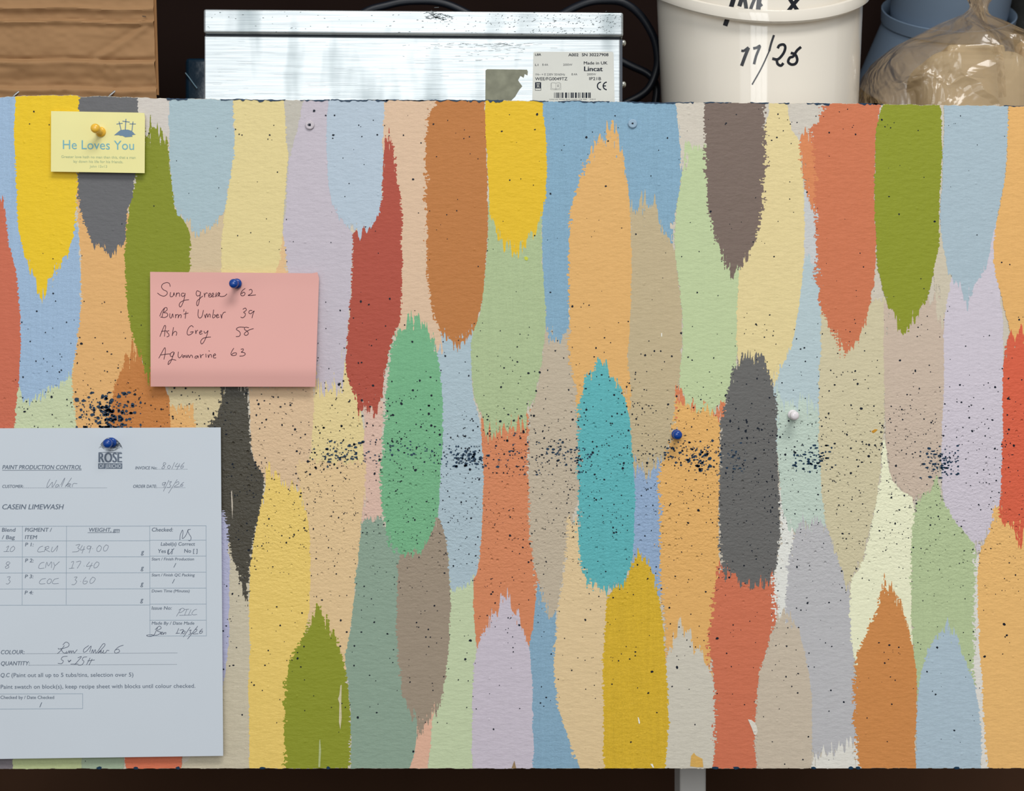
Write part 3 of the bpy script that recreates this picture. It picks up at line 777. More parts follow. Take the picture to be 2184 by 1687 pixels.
class Flat:
    """2-D shapes in photo pixels, mapped onto a surface afterwards"""

    def __init__(self):
        self.v = []
        self.f = []

    def add(self, v, f, lift=0):
        n = len(self.v)
        self.v += [(p[0], p[1], lift) for p in v]
        self.f += [tuple(i + n for i in q) for q in f]

    def text(self, s, x0, x1, base, cap, bold=0.0, shear=0.0, slope=0.0, lift=0):
        v, f = text2d(s, 0.0, shear)
        if bold > 0.001:                       # heavier weight: the same glyphs struck again slightly aside
            sh_ = bold * cap * 0.9
            for k in (-1, 1):
                self.text(s, x0 + sh_ + k * sh_, x1 - sh_ + k * sh_, base, cap, 0.0, shear, slope, k)
            x0, x1 = x0 + sh_, x1 - sh_
        a, b = v[:, 0].min(), v[:, 0].max()
        X = x0 + (v[:, 0] - a) / max(1e-6, b - a) * (x1 - x0)
        Yp = base - v[:, 1] * cap / CAP + (X - x0) * slope
        self.add(np.stack([X, Yp], 1), f, lift)

    def poly(self, pts):
        self.add(pts, [tuple(range(len(pts)))])

    def rect(self, x0, y0, x1, y1, n=1):
        for i in range(n):
            a = y0 + (y1 - y0) * i / n
            b_ = y0 + (y1 - y0) * (i + 1) / n
            self.poly([(x0, a), (x0, b_), (x1, b_), (x1, a)])

    def pen(self, pts, w_, smooth=True):
        p = catmull(pts, 5) if smooth else pts
        p = np.array(p, float)
        if len(p) == 1:
            p = np.array([p[0], p[0] + (0.6, 0.3)])
        t = np.gradient(p, axis=0)
        t /= np.maximum(1e-6, np.linalg.norm(t, axis=1))[:, None]
        nn = np.stack([-t[:, 1], t[:, 0]], 1) * w_ / 2
        v = np.concatenate([p + nn, p - nn])
        m = len(p)
        self.add(v, [(i, i + 1, m + i + 1, m + i) for i in range(m - 1)])

    def line(self, x0, y0, x1, y1, w_):
        k = max(1, int(math.hypot(x1 - x0, y1 - y0) / 18))
        self.pen([(x0 + (x1 - x0) * i / k, y0 + (y1 - y0) * i / k) for i in range(k + 1)], w_, False)

    def dots(self, x0, x1, y, step, r, slope=0.0):
        x = x0
        while x < x1:
            yy = y + (x - x0) * slope
            self.poly([(x - r, yy - r), (x - r, yy + r), (x + r, yy + r), (x + r, yy - r)])
            x += step

    def build(self, name, fn, mat, parent):
        vs3 = [(lambda p: (p[0], p[1] - 0.00002 * l_, p[2]))(fn(x, y)) for x, y, l_ in self.v]
        me = mesh_from(name, vs3, self.f)
        o = link(name, me, mat, parent)
        return o


def pen_parts(strokes, wd, fn, mat, parent, label, name='handwriting', gap=22):
    """pen strokes gathered into the words or entries they belong to, each its own part"""
    bb = [[min(p[0] for p in q), min(p[1] for p in q), max(p[0] for p in q), max(p[1] for p in q)] for q in strokes]
    idx = list(range(len(strokes)))

    def find(i):
        while idx[i] != i:
            i = idx[i]
        return i
    for i in range(len(strokes)):
        for j in range(i):
            a, c = bb[i], bb[j]
            dx = max(a[0], c[0]) - min(a[2], c[2])
            dy = max(a[1], c[1]) - min(a[3], c[3])
            if dx < gap and dy < 5:
                idx[find(i)] = find(j)
    for r in sorted(set(find(i) for i in range(len(strokes)))):
        F = Flat()
        for i, q in enumerate(strokes):
            if find(i) == r:
                F.pen(q, wd)
        F.build(name, fn, mat, parent)['label'] = label


def sheet(name, corners, depth, mat, nu=24, nv=24, cut=None, thick=0.0003):
    """corners TL TR BR BL in photo pixels; depth(u, v) = distance off the board"""
    TL, TR, BR, BL = [np.array(c, float) for c in corners]
    vs_, fs = [], []
    for k in (0.0, thick):
        for j in range(nv + 1):
            v = j / nv
            for i in range(nu + 1):
                u = i / nu
                p = (TL * (1 - u) + TR * u) * (1 - v) + (BL * (1 - u) + BR * u) * v
                if cut and i == nu and j == 0:
                    p = p + np.array(cut)
                vs_.append(P(p[0], p[1], -depth(u, v), -k))
    m = (nu + 1) * (nv + 1)
    for j in range(nv):
        for i in range(nu):
            a = j * (nu + 1) + i
            q = (a, a + nu + 1, a + nu + 2, a + 1)
            fs.append(q)
            fs.append(tuple(m + t for t in reversed(q)))
    ring = [i for i in range(nu + 1)] + [j * (nu + 1) + nu for j in range(1, nv + 1)]
    ring += [nv * (nu + 1) + i for i in reversed(range(nu))] + [j * (nu + 1) for j in reversed(range(1, nv))]
    for a, b_ in zip(ring, ring[1:] + ring[:1]):
        fs.append((a, b_, m + b_, m + a))
    me = mesh_from(name, vs_, fs)
    o = link(name, me, mat, None, True)

    def fn(x, y):
        v = min(1, max(0, (y - TL[1]) / (BL[1] - TL[1])))
        xa = TL[0] + (BL[0] - TL[0]) * v
        xb = TR[0] + (BR[0] - TR[0]) * v
        u = min(1, max(0, (x - xa) / (xb - xa)))
        return P(x, y, -depth(u, v), 0.00016)
    return o, fn


def ink(name, c, k=None):
    return simple(name, c, 0.7, 0.1, noise=0.03, scale=300, k=k)


# ---- pink note
def d_pink(u, v):
    pin = 0.0035
    a = pin + 0.0105 * max(0, v - 0.1) ** 1.2
    if v > 0.86:
        a -= 0.028 * (v - 0.86)
    return a + 0.0012 * (u - 0.45) ** 2 * 4 + 0.0003 * math.sin(u * 9 + v * 3)


m_pink = simple('pink_card', (222, 168, 160), 0.7, 0.12, noise=0.025, scale=25)
note, fn = sheet('pink_note', [(320.1, 579.8), (680.8, 583), (672.8, 825), (321.3, 824.4)], d_pink, m_pink, cut=(-4, -2.4))
tag(note, 'pink handwritten note card listing four paint colours with numbers', 'note')
T = lambda pts, ox, oy, s: [(ox + a / s, oy + b_ / s) for a, b_ in pts]
pen_parts([T(st, 310, 570, 5.747) for st in [
    [(305, 237), (295, 200), (262, 187), (215, 205), (198, 240), (222, 275), (262, 295), (268, 325), (235, 352), (190, 345), (148, 315)],
    [(310, 305), (303, 345), (315, 362), (340, 350), (352, 310), (355, 345)],
    [(383, 312), (375, 362), (382, 335), (400, 315), (418, 322), (420, 360)],
    [(480, 320), (450, 318), (443, 345), (462, 358), (485, 335), (488, 320), (478, 380), (455, 450), (430, 487), (415, 465), (430, 430), (480, 405), (535, 397)],
    [(668, 300), (635, 288), (622, 325), (640, 352), (672, 335), (676, 300), (668, 370), (655, 440), (640, 472), (628, 450), (638, 410), (672, 380), (705, 350)],
    [(722, 315), (728, 368), (728, 340), (745, 315), (765, 318)],
    [(775, 350), (800, 335), (795, 318), (778, 330), (778, 360), (800, 365), (815, 350), (838, 335), (830, 315), (815, 335), (820, 362), (848, 358)],
    [(870, 310), (862, 362), (880, 335), (900, 308), (905, 325), (888, 360), (915, 315), (905, 345), (930, 358), (975, 350), (1000, 325)],
    [(1225, 258), (1190, 285), (1170, 325), (1180, 348), (1210, 345), (1222, 320), (1205, 305), (1178, 325)],
    [(1270, 280), (1295, 270), (1310, 290), (1300, 320), (1260, 345), (1300, 345), (1355, 338)],
    [(235, 505), (215, 560), (205, 610)],
    [(175, 600), (200, 545), (235, 500), (262, 495), (265, 525), (225, 555), (262, 560), (275, 590), (240, 615), (185, 610)],
    [(300, 565), (300, 610), (318, 620), (335, 570), (342, 615)],
    [(372, 575), (370, 622), (375, 590), (400, 575)],
    [(408, 580), (402, 622), (415, 590), (435, 580), (440, 600), (435, 622)],
    [(475, 515), (470, 545)], [(500, 540), (488, 628)], [(470, 575), (528, 560)],
    [(650, 515), (645, 590), (665, 622), (695, 600), (712, 525)],
    [(725, 580), (738, 622), (740, 595), (755, 570), (765, 612), (780, 575), (795, 580), (795, 615)],
    [(838, 520), (825, 612), (845, 615), (862, 590), (838, 580)],
    [(868, 600), (895, 590), (885, 575), (870, 595), (880, 618), (908, 608)],
    [(925, 575), (935, 625), (940, 590), (960, 555), (985, 550)],
    [(1195, 515), (1225, 500), (1238, 525), (1205, 552), (1225, 565), (1222, 595), (1195, 618), (1168, 610)],
    [(1310, 530), (1280, 530), (1268, 555), (1290, 570), (1315, 550), (1335, 535), (1320, 570), (1308, 622)],
    [(178, 850), (210, 770), (235, 715), (250, 725), (240, 780), (235, 848)], [(195, 785), (262, 778)],
    [(292, 775), (262, 790), (285, 815), (290, 840), (262, 855)],
    [(345, 735), (335, 800), (330, 840), (340, 808), (365, 785), (385, 800), (378, 838)],
    [(590, 735), (565, 715), (530, 745), (512, 800), (525, 830), (560, 820), (588, 790), (550, 795)],
    [(615, 770), (620, 815), (625, 785), (645, 770)],
    [(660, 805), (690, 790), (685, 775), (665, 795), (670, 820), (702, 812)],
    [(720, 780), (728, 805), (750, 800), (768, 775), (755, 830), (720, 910), (690, 940), (680, 905), (710, 870), (760, 858), (803, 855)],
    [(1215, 735), (1145, 735), (1115, 760), (1150, 785), (1165, 815), (1150, 845), (1110, 850)],
    [(1270, 740), (1225, 735), (1215, 760), (1250, 785), (1262, 815), (1235, 835), (1212, 820), (1230, 795), (1280, 765), (1327, 752)],
    [(165, 1115), (205, 1040), (240, 985), (245, 1040), (228, 1130)], [(185, 1075), (260, 1064), (305, 1062)],
    [(345, 1035), (315, 1050), (305, 1080), (325, 1095), (350, 1065), (352, 1040), (335, 1100), (305, 1170), (278, 1190), (290, 1150), (330, 1130), (378, 1140)],
    [(405, 1035), (402, 1090), (420, 1110), (445, 1085), (455, 1065)],
    [(475, 1080), (458, 1092), (465, 1108), (485, 1080), (490, 1108)],
    [(500, 1075), (510, 1108), (525, 1075), (540, 1108), (555, 1078), (575, 1085), (580, 1110)],
    [(640, 1085), (615, 1090), (608, 1110), (630, 1112), (645, 1085), (650, 1112)],
    [(672, 1065), (682, 1112), (685, 1085), (715, 1065)],
    [(742, 1060), (745, 1105)], [(775, 1022), (790, 1028)],
    [(768, 1070), (775, 1108), (785, 1075), (805, 1070), (812, 1105)],
    [(830, 1090), (862, 1075), (850, 1060), (832, 1085), (840, 1110), (868, 1108)],
    [(1085, 990), (1060, 1030), (1050, 1065), (1070, 1082), (1110, 1075), (1115, 1050), (1085, 1050), (1058, 1070)],
    [(1170, 1005), (1200, 1000), (1195, 1025), (1175, 1040), (1210, 1045), (1225, 1065), (1200, 1085), (1155, 1088)],
]], 1.25, fn, ink('dark_pen', (62, 34, 48)), note, 'dark purple ballpoint handwriting', gap=13)


# ---- small yellow card
def d_yel(u, v):
    return 0.0035 + 0.002 * v + 0.0006 * u


m_yel = simple('yellow_card', (231, 224, 158), 0.6, 0.15, noise=0.05, scale=30)
card, fn = sheet('yellow_card', [(109, 236.9), (309.2, 240.4), (308.5, 369.2), (108.6, 366)], d_yel, m_yel, 12, 12, cut=(-1.5, 0.8))
tag(card, 'small pale yellow card with three crosses printed on it, pinned at the top left', 'card')
F = Flat()
F.text('He Loves You', 134.2, 285.9, 317.6, 19, 0.0, 0, 0.012)
F.build('printed_text', fn, ink('blue_print', (122, 176, 188)), card)['label'] = 'pale blue printed lettering'
F = Flat()
F.text('Greater love hath no man than this, that a man', 130.7, 289.4, 336.6, 5.4, 0.01, 0, 0.012)
F.text('lay down his life for his friends.', 156.4, 262.7, 346.6, 5.4, 0.01, 0, 0.012)
F.text('John 15v13', 191, 228.4, 357.2, 5.4, 0.0, 0, 0.012)
F.build('printed_text', fn, ink('faded_print', (176, 190, 152)), card)['label'] = 'small faded printed verse'
F = Flat()
for a, b_, wd in [((1675, 235), (1660, 470), 1.9), ((1600, 280), (1755, 302), 1.7), ((1530, 290), (1572, 475), 1.7), ((1475, 345), (1605, 325), 1.5),
                  ((1825, 290), (1800, 495), 1.7), ((1750, 340), (1885, 342), 1.5)]:
    q = T([a, b_], 100, 230, 9.927)
    F.line(q[0][0], q[0][1], q[1][0], q[1][1], wd)
F.poly(T([(1422, 580), (1520, 577), (1560, 592), (1600, 590), (1660, 622), (1818, 610), (1800, 590), (1815, 575), (1885, 565), (1855, 550), (1830, 520), (1790, 485), (1720, 462), (1620, 462), (1550, 475)], 100, 230, 9.927))
F.build('crosses_print', fn, ink('slate_print', (112, 136, 158)), card)['label'] = 'slate blue hill with three crosses'


# ---- white A4 form
def d_form(u, v):
    return 0.0035 + 0.0035 * v * v + 0.0012 * u ** 5


m_form = simple('form_paper', (201, 209, 217), 0.7, 0.12, noise=0.02, scale=15)
form, fn = sheet('control_form', [(-26, 913.5), (470.8, 911.6), (476, 1612), (-24, 1619)], d_form, m_form, 36, 40)
tag(form, 'white printed paint control form filled in by hand, pinned at the lower left', 'form')
m_print = ink('grey_print', (104, 115, 130))
m_rule = ink('rule_print', (146, 162, 176))
F = Flat()
A = lambda zx: zx / 4.55
for s, xa, xb, y, cap, bo, sh, sl in [
    ('PAINT PRODUCTION CONTROL', 5, 174, 1000.5, 8.6, 0.022, 0.22, 0), ('INVOICE No:', 288.5, 335, 1000.8, 6.2, 0.022, 0.22, 0),
    ('CUSTOMER:', 5, 50.5, 1040.5, 6.4, 0.02, 0.2, 0), ('ORDER DATE:', 284, 334.5, 1040.3, 6.4, 0.02, 0.2, 0),
    ('CASEIN LIMEWASH', 5, 136.5, 1086, 10.5, 0.022, 0.22, 0),
    ('Blend', 4, 33.5, 1133.8, 8, 0.02, 0.12, 0), ('/ Bag', 4, 32, 1149.5, 8, 0.02, 0.12, 0),
    ('PIGMENT /', 53, 111, 1133.8, 8, 0.02, 0.15, 0), ('ITEM', 53, 79.5, 1149.5, 8, 0.02, 0.15, 0),
    ('WEIGHT, gm', 190, 255.5, 1133.8, 8, 0.02, 0.15, 0), ('Checked:', 324, 369, 1133.4, 8, 0.02, 0.15, 0),
    ('P 1:', 53.5, 72, 1165, 7.6, 0.02, 0.15, 0), ('P 2:', 53.5, 72, 1199, 7.6, 0.02, 0.15, 0), ('P 3:', 53, 71.5, 1233, 7.6, 0.02, 0.15, 0),
    ('P 4:', 52.5, 71, 1267.5, 7.6, 0.02, 0.15, 0),
    ('g', 300.5, 307.5, 1181.5, 9.5, 0.02, 0.2, 0), ('g', 300, 307, 1215, 9.5, 0.02, 0.2, 0), ('g', 299.5, 306.5, 1249, 9.5, 0.02, 0.2, 0), ('g', 299, 306, 1283.5, 9.5, 0.02, 0.2, 0),
    ('Label(s) Correct', 343, 416, 1163.5, 7.2, 0.02, 0.12, 0), ('Yes [ ]', 337, 368.5, 1179, 7.8, 0.02, 0.1, 0), ('No [ ]', 393, 421.5, 1178.6, 7.8, 0.02, 0.05, 0),
    ('Start / Finish Production', 323.5, 414, 1195, 5.8, 0.018, 0.15, 0), ('Start / Finish QC Packing', 323.5, 415.5, 1229, 5.8, 0.018, 0.15, 0),
    ('/', 370, 376, 1210, 9, 0.01, 0.1, 0), ('/', 367, 373, 1244, 9, 0.01, 0.1, 0),
    ('Down Time (Minutes)', 323.5, 404.5, 1263, 5.8, 0.018, 0.15, 0), ('Issue No:', 323.5, 366.5, 1300, 7, 0.018, 0.15, 0),
    ('Made By / Date Made', 323.5, 414.5, 1332, 6.4, 0.018, 0.15, 0),
    ('COLOUR:', 2, 52.5, 1395, 8.6, 0.02, 0.2, -0.004), ('QUANTITY:', 2, 63.5, 1419, 8.6, 0.02, 0.2, -0.004),
    ('Q.C', 1.5, 21, 1443.8, 8.4, 0.016, 0.2, 0), ('(Paint out all up to 5 tubs/tins, selection over 5)', 24.5, 284.5, 1443.8, 8.4, 0.004, 0, -0.004),
    ('Paint swatch on block(s), keep recipe sheet with blocks until colour checked.', 1.5, 416.5, 1468.8, 8.4, 0.004, 0, -0.005),
    ('Checked by / Date Checked', 1, 115.5, 1490.4, 6.6, 0.016, 0, 0), ('/', 84, 90, 1508, 10, 0.012, 0.05, 0),
    ('ROSE', 210, 260.6, 986, 20.5, 0.05, 0, 0),
]:
    F.text(s, xa, xb, y, cap, bo, sh, sl)
F.line(5, 1003, 174, 1002.6, 0.9)
F.line(187, 1136, 255.5, 1135.6, 0.9)
F.dots(51, 229, 1040.4, 1.9, 0.42)
F.dots(335, 400, 1000.6, 1.9, 0.42)
F.dots(334.5, 397, 1040, 1.9, 0.42)
F.dots(52.5, 379, 1394, 2.5, 0.55, -0.0045)
F.dots(64, 378, 1418.4, 2.5, 0.55, -0.0045)
F.line(210.5, 964.6, 259, 964.2, 0.8)
F.rect(209.5, 988, 260.8, 999.8)
F.build('printed_text', fn, m_print, form)['label'] = 'grey printed form text'
F = Flat()
F.text('OF JERICHO', 212, 258.5, 998, 8.2, 0.0, 0, 0)
fn2 = lambda x, y: (lambda p: (p[0], p[1] - 0.0001, p[2]))(fn(x, y))
F.build('reversed_lettering', fn2, m_form, form)
F = Flat()
rr_ = random.Random(3)
for i in range(95):
    a0 = rr_.uniform(0, 6.28)
    cx, cy = 236 + rr_.gauss(0, 9), 949 + rr_.gauss(0, 5)
    rx, ry = rr_.uniform(4, 14), rr_.uniform(2, 7)
    pts = []
    for k in range(7):
        a = a0 + k * 0.6
        x, y = cx + rx * math.cos(a), cy + ry * math.sin(a) - 1.5
        # keep the scribble inside the dome of the dried plant
        if y < 962 and abs(x - 236) < 25:
            top = 962 - 29 * max(0.0, 1 - ((x - 236) / 26) ** 2) ** 0.7
            pts.append((x, max(y, top)))
    if len(pts) > 2:
        F.pen(pts, 0.4)
F.build('emblem_drawing', fn, ink('emblem_ink', (88, 98, 110)), form)['label'] = 'scribbled dried plant emblem'
F = Flat()
for y in (1121.8, 1153, 1187.2, 1221.4, 1255.6, 1290):
    F.line(-25, y + 0.6, 319.2, y, 0.8)
for y, s in ((1121.2, 1), (1152, 1), (1186, 1), (1220.3, 1), (1254.3, 1), (1288.4, 1), (1322.6, 1), (1356.4, 1)):
    F.line(319.2, y, 440, y - 0.2, 0.8)
for x, ya, yb in ((48, 1122, 1290), (142, 1122, 1289.5), (319.3, 1121.5, 1356.5), (439.6, 1121, 1356.5)):
    F.line(x, ya, x - (0.8 if x < 300 else -0.6), yb, 0.8)
F.build('table_rules', fn, m_rule, form)['label'] = 'thin grey rules of the pigment table'
F = Flat()
F.line(-25, 1480.2, 176.5, 1479.3, 0.8)
F.line(-25, 1512.5, 176.5, 1511, 0.8)
F.line(176.5, 1479.3, 176.5, 1511, 0.8)
F.build('table_rules', fn, m_rule, form)['label'] = 'thin grey rules of the small box at the foot'
F = Flat()
Z1, Z2, Z3 = (0, 905), (0, 1110), (0, 1360)
for org, sts in [
    (Z1, [[(1610, 375), (1590, 372), (1585, 395), (1600, 410), (1585, 430), (1570, 425), (1585, 405), (1612, 380)],
          [(1640, 395), (1625, 415), (1640, 430), (1655, 410), (1640, 395)], [(1695, 368), (1668, 432)],
          [(1725, 375), (1700, 410), (1748, 404)], [(1745, 380), (1715, 440)],
          [(1790, 370), (1760, 400), (1755, 425), (1775, 420), (1780, 402), (1760, 410)],
          [(485, 530), (462, 575), (455, 612), (475, 600), (510, 560), (505, 610), (530, 580), (550, 540)],
          [(565, 580), (545, 590), (540, 608), (560, 605), (570, 585), (575, 608)],
          [(590, 590), (610, 550), (630, 520), (620, 550), (595, 608)], [(695, 518), (660, 570), (632, 608)], [(636, 595), (672, 572), (650, 590), (660, 608)],
          [(665, 600), (688, 585), (678, 575), (666, 600), (688, 608)], [(700, 608), (712, 575), (750, 575)],
          [(1605, 562), (1580, 568), (1578, 590), (1604, 576), (1606, 562), (1590, 612)], [(1640, 540), (1585, 650)],
          [(1640, 560), (1665, 555), (1645, 580), (1660, 595), (1640, 612), (1622, 608)], [(1720, 535), (1635, 668)],
          [(1705, 570), (1730, 555), (1735, 575), (1690, 605), (1745, 605)], [(1785, 560), (1760, 580), (1750, 600), (1770, 600), (1775, 585), (1755, 590)]]),
    (Z2, [[(62, 262), (85, 248), (62, 302)], [(35, 302), (90, 300)], [(130, 248), (105, 270), (100, 298), (120, 300), (145, 270), (130, 248)],
          [(418, 248), (385, 260), (365, 295), (380, 305), (425, 300)], [(445, 255), (430, 305)], [(432, 262), (470, 250), (470, 270), (440, 280), (485, 305)],
          [(510, 255), (498, 295), (515, 302), (545, 265), (562, 245), (548, 300)],
          [(735, 240), (775, 232), (755, 265), (770, 275), (755, 300), (702, 305)], [(800, 240), (780, 285), (825, 278)], [(820, 250), (795, 320)],
          [(880, 250), (855, 248), (845, 270), (870, 275), (885, 250), (865, 315)], [(897, 271), (902, 274)],
          [(965, 240), (940, 270), (945, 300), (970, 295), (985, 260), (965, 240)], [(1030, 235), (1005, 265), (1010, 295), (1035, 290), (1052, 250), (1030, 235)],
          [(95, 405), (75, 400), (60, 420), (80, 435), (85, 455), (60, 465), (52, 450), (75, 435), (100, 410)],
          [(430, 405), (395, 415), (375, 450), (385, 465), (430, 462)], [(440, 460), (455, 405), (470, 440), (500, 400), (500, 460)],
          [(520, 405), (535, 435), (578, 398)], [(535, 435), (515, 480)],
          [(690, 405), (715, 400), (695, 465)], [(670, 465), (720, 462)], [(740, 402), (785, 398), (750, 465)], [(814, 440), (819, 442)],
          [(870, 400), (840, 445), (900, 435)], [(895, 410), (865, 475)], [(940, 400), (915, 430), (915, 460), (945, 450), (962, 415), (940, 400)],
          [(70, 548), (100, 546), (85, 575), (100, 590), (80, 615), (58, 612)],
          [(445, 562), (405, 570), (382, 600), (395, 615), (440, 612)], [(480, 565), (458, 590), (465, 612), (490, 605), (500, 575), (480, 565)],
          [(570, 560), (530, 570), (508, 600), (520, 613), (570, 610)],
          [(720, 550), (748, 548), (730, 575), (745, 590), (725, 620), (695, 622)], [(779, 590), (784, 592)],
          [(835, 548), (810, 580), (808, 612), (835, 612), (848, 590), (815, 590)], [(900, 548), (875, 580), (878, 610), (905, 600), (925, 565), (900, 548)],
          [(1755, 860), (1712, 930)], [(1735, 870), (1770, 850), (1790, 865), (1760, 890), (1735, 895)], [(1790, 865), (1835, 860)], [(1815, 862), (1790, 920)],
          [(1855, 862), (1830, 915)], [(1740, 920), (1860, 917)], [(1910, 862), (1885, 870), (1862, 900), (1875, 915), (1912, 912)]]),
]:
    pen_parts([T(st, org[0], org[1], 4.55) for st in sts], 0.85, fn, ink('grey_pen', (120, 128, 142)), form, 'light grey handwriting')
F = Flat()
for org, sts in [
    (Z2, [[(1745, 192), (1750, 140), (1772, 92), (1775, 130), (1770, 175), (1800, 150), (1830, 85)], [(1850, 85), (1822, 95), (1835, 130), (1855, 165), (1845, 195), (1822, 190)],
          [(1630, 285), (1628, 322), (1645, 322), (1690, 270)],
          [(1530, 1040), (1490, 1115), (1440, 1125), (1425, 1112), (1480, 1108)], [(1505, 1060), (1545, 1025), (1565, 1045), (1525, 1070), (1560, 1085), (1530, 1110), (1470, 1112)],
          [(1560, 1100), (1580, 1085), (1565, 1085), (1562, 1105), (1585, 1100)], [(1590, 1085), (1585, 1105), (1600, 1088), (1612, 1090), (1605, 1105)],
          [(1735, 1045), (1715, 1095)], [(1705, 1095), (1745, 1093)], [(1745, 1065), (1780, 1060), (1755, 1105)],
          [(1785, 1070), (1770, 1090), (1780, 1100), (1798, 1080), (1785, 1070)], [(1845, 1035), (1780, 1130)],
          [(1835, 1070), (1855, 1062), (1845, 1085), (1855, 1095), (1830, 1108)], [(1920, 1025), (1820, 1150)],
          [(1890, 1060), (1910, 1055), (1905, 1075), (1870, 1100), (1925, 1098)], [(1965, 1050), (1940, 1075), (1938, 1095), (1960, 1090), (1965, 1072), (1940, 1080)]]),
    (Z3, [[(610, 70), (640, 42), (670, 60), (655, 90), (575, 110), (565, 100)], [(625, 75), (585, 130), (555, 155)], [(590, 105), (615, 145), (650, 150)],
          [(650, 130), (640, 148), (660, 145), (672, 125), (675, 148), (690, 125), (695, 148), (710, 125), (720, 148), (750, 115)],
          [(862, 75), (815, 110), (812, 140), (840, 130), (885, 80), (870, 140)],
          [(885, 150), (900, 115), (905, 148), (925, 115), (930, 150), (950, 130), (1000, 60), (1018, 75), (950, 150), (985, 125), (975, 148), (1000, 140), (1005, 120), (1000, 148), (1025, 145), (1040, 122), (1060, 125)],
          [(1198, 72), (1150, 90), (1112, 130), (1125, 150), (1160, 135), (1150, 112), (1125, 118)],
          [(655, 180), (610, 185), (595, 210), (615, 225), (600, 250), (562, 248)], [(660, 215), (670, 235), (690, 215), (665, 235)],
          [(755, 195), (790, 185), (725, 262)], [(685, 257), (760, 255)], [(845, 185), (810, 190), (800, 215), (815, 230), (795, 262), (755, 265)],
          [(875, 195), (840, 262)], [(895, 205), (865, 265)], [(850, 225), (920, 215)]]),
]:
    pen_parts([T(st, org[0], org[1], 4.55) for st in sts], 1.0, fn, ink('slate_pen', (78, 86, 106)), form, 'dark slate handwriting')

# ------------------------------------------------------------------ push pins


def plastic(name, c, k=None):
    return simple(name, c, 0.12, 0.5, noise=0.02, scale=80, k=k)


m_steel_pin = simple('pin_steel', (190, 190, 190), 0.25, 0.5, metal=1.0, noise=0.02)


def push_pin(px, py, mat, label, off, tilt=(0, 0)):
    """px, py = where the head shows; off = how far the face it is stuck in stands off the board"""
    L_ = 0.0175
    tipy = -(off + L_)
    x, y, z = P(px, py, tipy)
    root = empty('push_pin', (x, -off, z))
    tag(root, label, 'push pin', 'push pins in the painted board')
    tx, tz = tilt

    def bend(o):
        for v in o.data.vertices:
            d = (-off - v.co.y) / L_
            v.co.x += tx * (d - 1)
            v.co.z += tz * (d - 1)
    q = (x, -off, z)
    mb = MB()
    mb.lathe([(0.0044, 0.0002), (0.0046, 0.0009), (0.0042, 0.0019), (0.0030, 0.0026)], q, 'y', 32)
    bend(mb.build('collar', mat, root, True))
    mb = MB()
    mb.lathe([(0.0031, 0.0024), (0.0024, 0.0045), (0.0024, 0.0085), (0.0029, 0.0118)], q, 'y', 32, False)
    bend(mb.build('grip', mat, root, True))
    mb = MB()
    mb.lathe([(0.0026, 0.0112), (0.0038, 0.0122), (0.0042, 0.0136), (0.0041, 0.0152), (0.0035, 0.0165), (0.0024, 0.0172), (0.0010, 0.0175)], q, 'y', 36)
    bend(mb.build('head', mat, root, True))
    mb = MB()
    mb.lathe([(0.0005, 0.0004), (0.0005, -0.0012 - off), (0.0002, -0.004 - off)], q, 'y', 8)
    bend(mb.build('needle', m_steel_pin, root, True))
    return root


m_bl = plastic('blue_plastic', (12, 62, 142))
push_pin(200.9, 272, plastic('yellow_plastic', (236, 184, 62)), 'yellow push pin holding the small yellow card', 0.0042, (-0.0015, 0.0012))
push_pin(497, 604.6, m_bl, 'blue push pin holding the pink note', 0.0040, (-0.0003, -0.0012))
push_pin(227.5, 946, m_bl, 'blue push pin over the emblem at the top of the white form', 0.0038, (0.0, -0.0004))
push_pin(1445.8, 928, m_bl, 'blue push pin stuck alone in the painted board, holding nothing', 0.0015, (-0.0006, -0.0002))
push_pin(1695.3, 886.8, plastic('white_plastic', (226, 220, 222), 0.9), 'white push pin stuck in the pale mint stroke of the painted board', 0.0015, (-0.0012, -0.0008))

# ------------------------------------------------------------------ things standing on the bench
def ray(px, py):
    o = Vector((0, -DIST, ZC))
    q = Vector(P(px, py, 0.0))
    return o, (q - o).normalized()


# ---- cardboard box at the left
YB = 0.045
m_card = simple('cardboard', (144, 111, 78), 0.75, 0.12, noise=0.07, scale=35, k=0.78, bump=0.0003)
xs_ = np.linspace(P(-120, 100, YB)[0], P(341, 100, YB)[0], 90)
pz = lambda py: P(0, py, YB)[2]
ztop = pz(-150)
zs_ = np.linspace(BT, ztop, 170)


def crease(x, z):
    """how far the creased front bulges towards the camera at a given height"""
    px = 1092 + x / (SPX * (DIST + YB) / DIST)
    py = 843.5 - (z - ZC) / (SPX * (DIST + YB) / DIST) - (px - 170) * 0.012 - 1.5 * math.sin(px * 0.03)
    h = 0.0
    # bands: fold between two lips, a long dull panel, another fold, the bottom flap
    for c, a, w_ in [(25, 0.0022, 5), (54, 0.0030, 6), (140, 0.0030, 8), (152, 0.0016, 14), (196, 0.002, 8)]:
        h += a * math.exp(-((py - c) / w_) ** 2)
    for c, a, w_ in [(40, -0.0018, 9), (48, -0.002, 4), (131, -0.0026, 5), (175, -0.0014, 10), (188, -0.0022, 6)]:
        h += a * math.exp(-((py - c) / w_) ** 2)
    # dog-eared corner patch
    t = (px - 205) * 0.62 + (py - 132)
    if 200 < px < 330 and 60 < py < 135:
        h += 0.0014 * math.exp(-((t - 6) / 9.0) ** 2) - 0.0012 * math.exp(-((t + 8) / 9.0) ** 2)
    h *= 1.1
    h += 0.0009 * float(vnoise(px, py, 40, 22, 77)) + 0.0005 * float(vnoise(px, py, 13, 9, 78))
    h += 0.011 * math.sin((z - BT) / (ztop - BT) * 3.1)
    return h


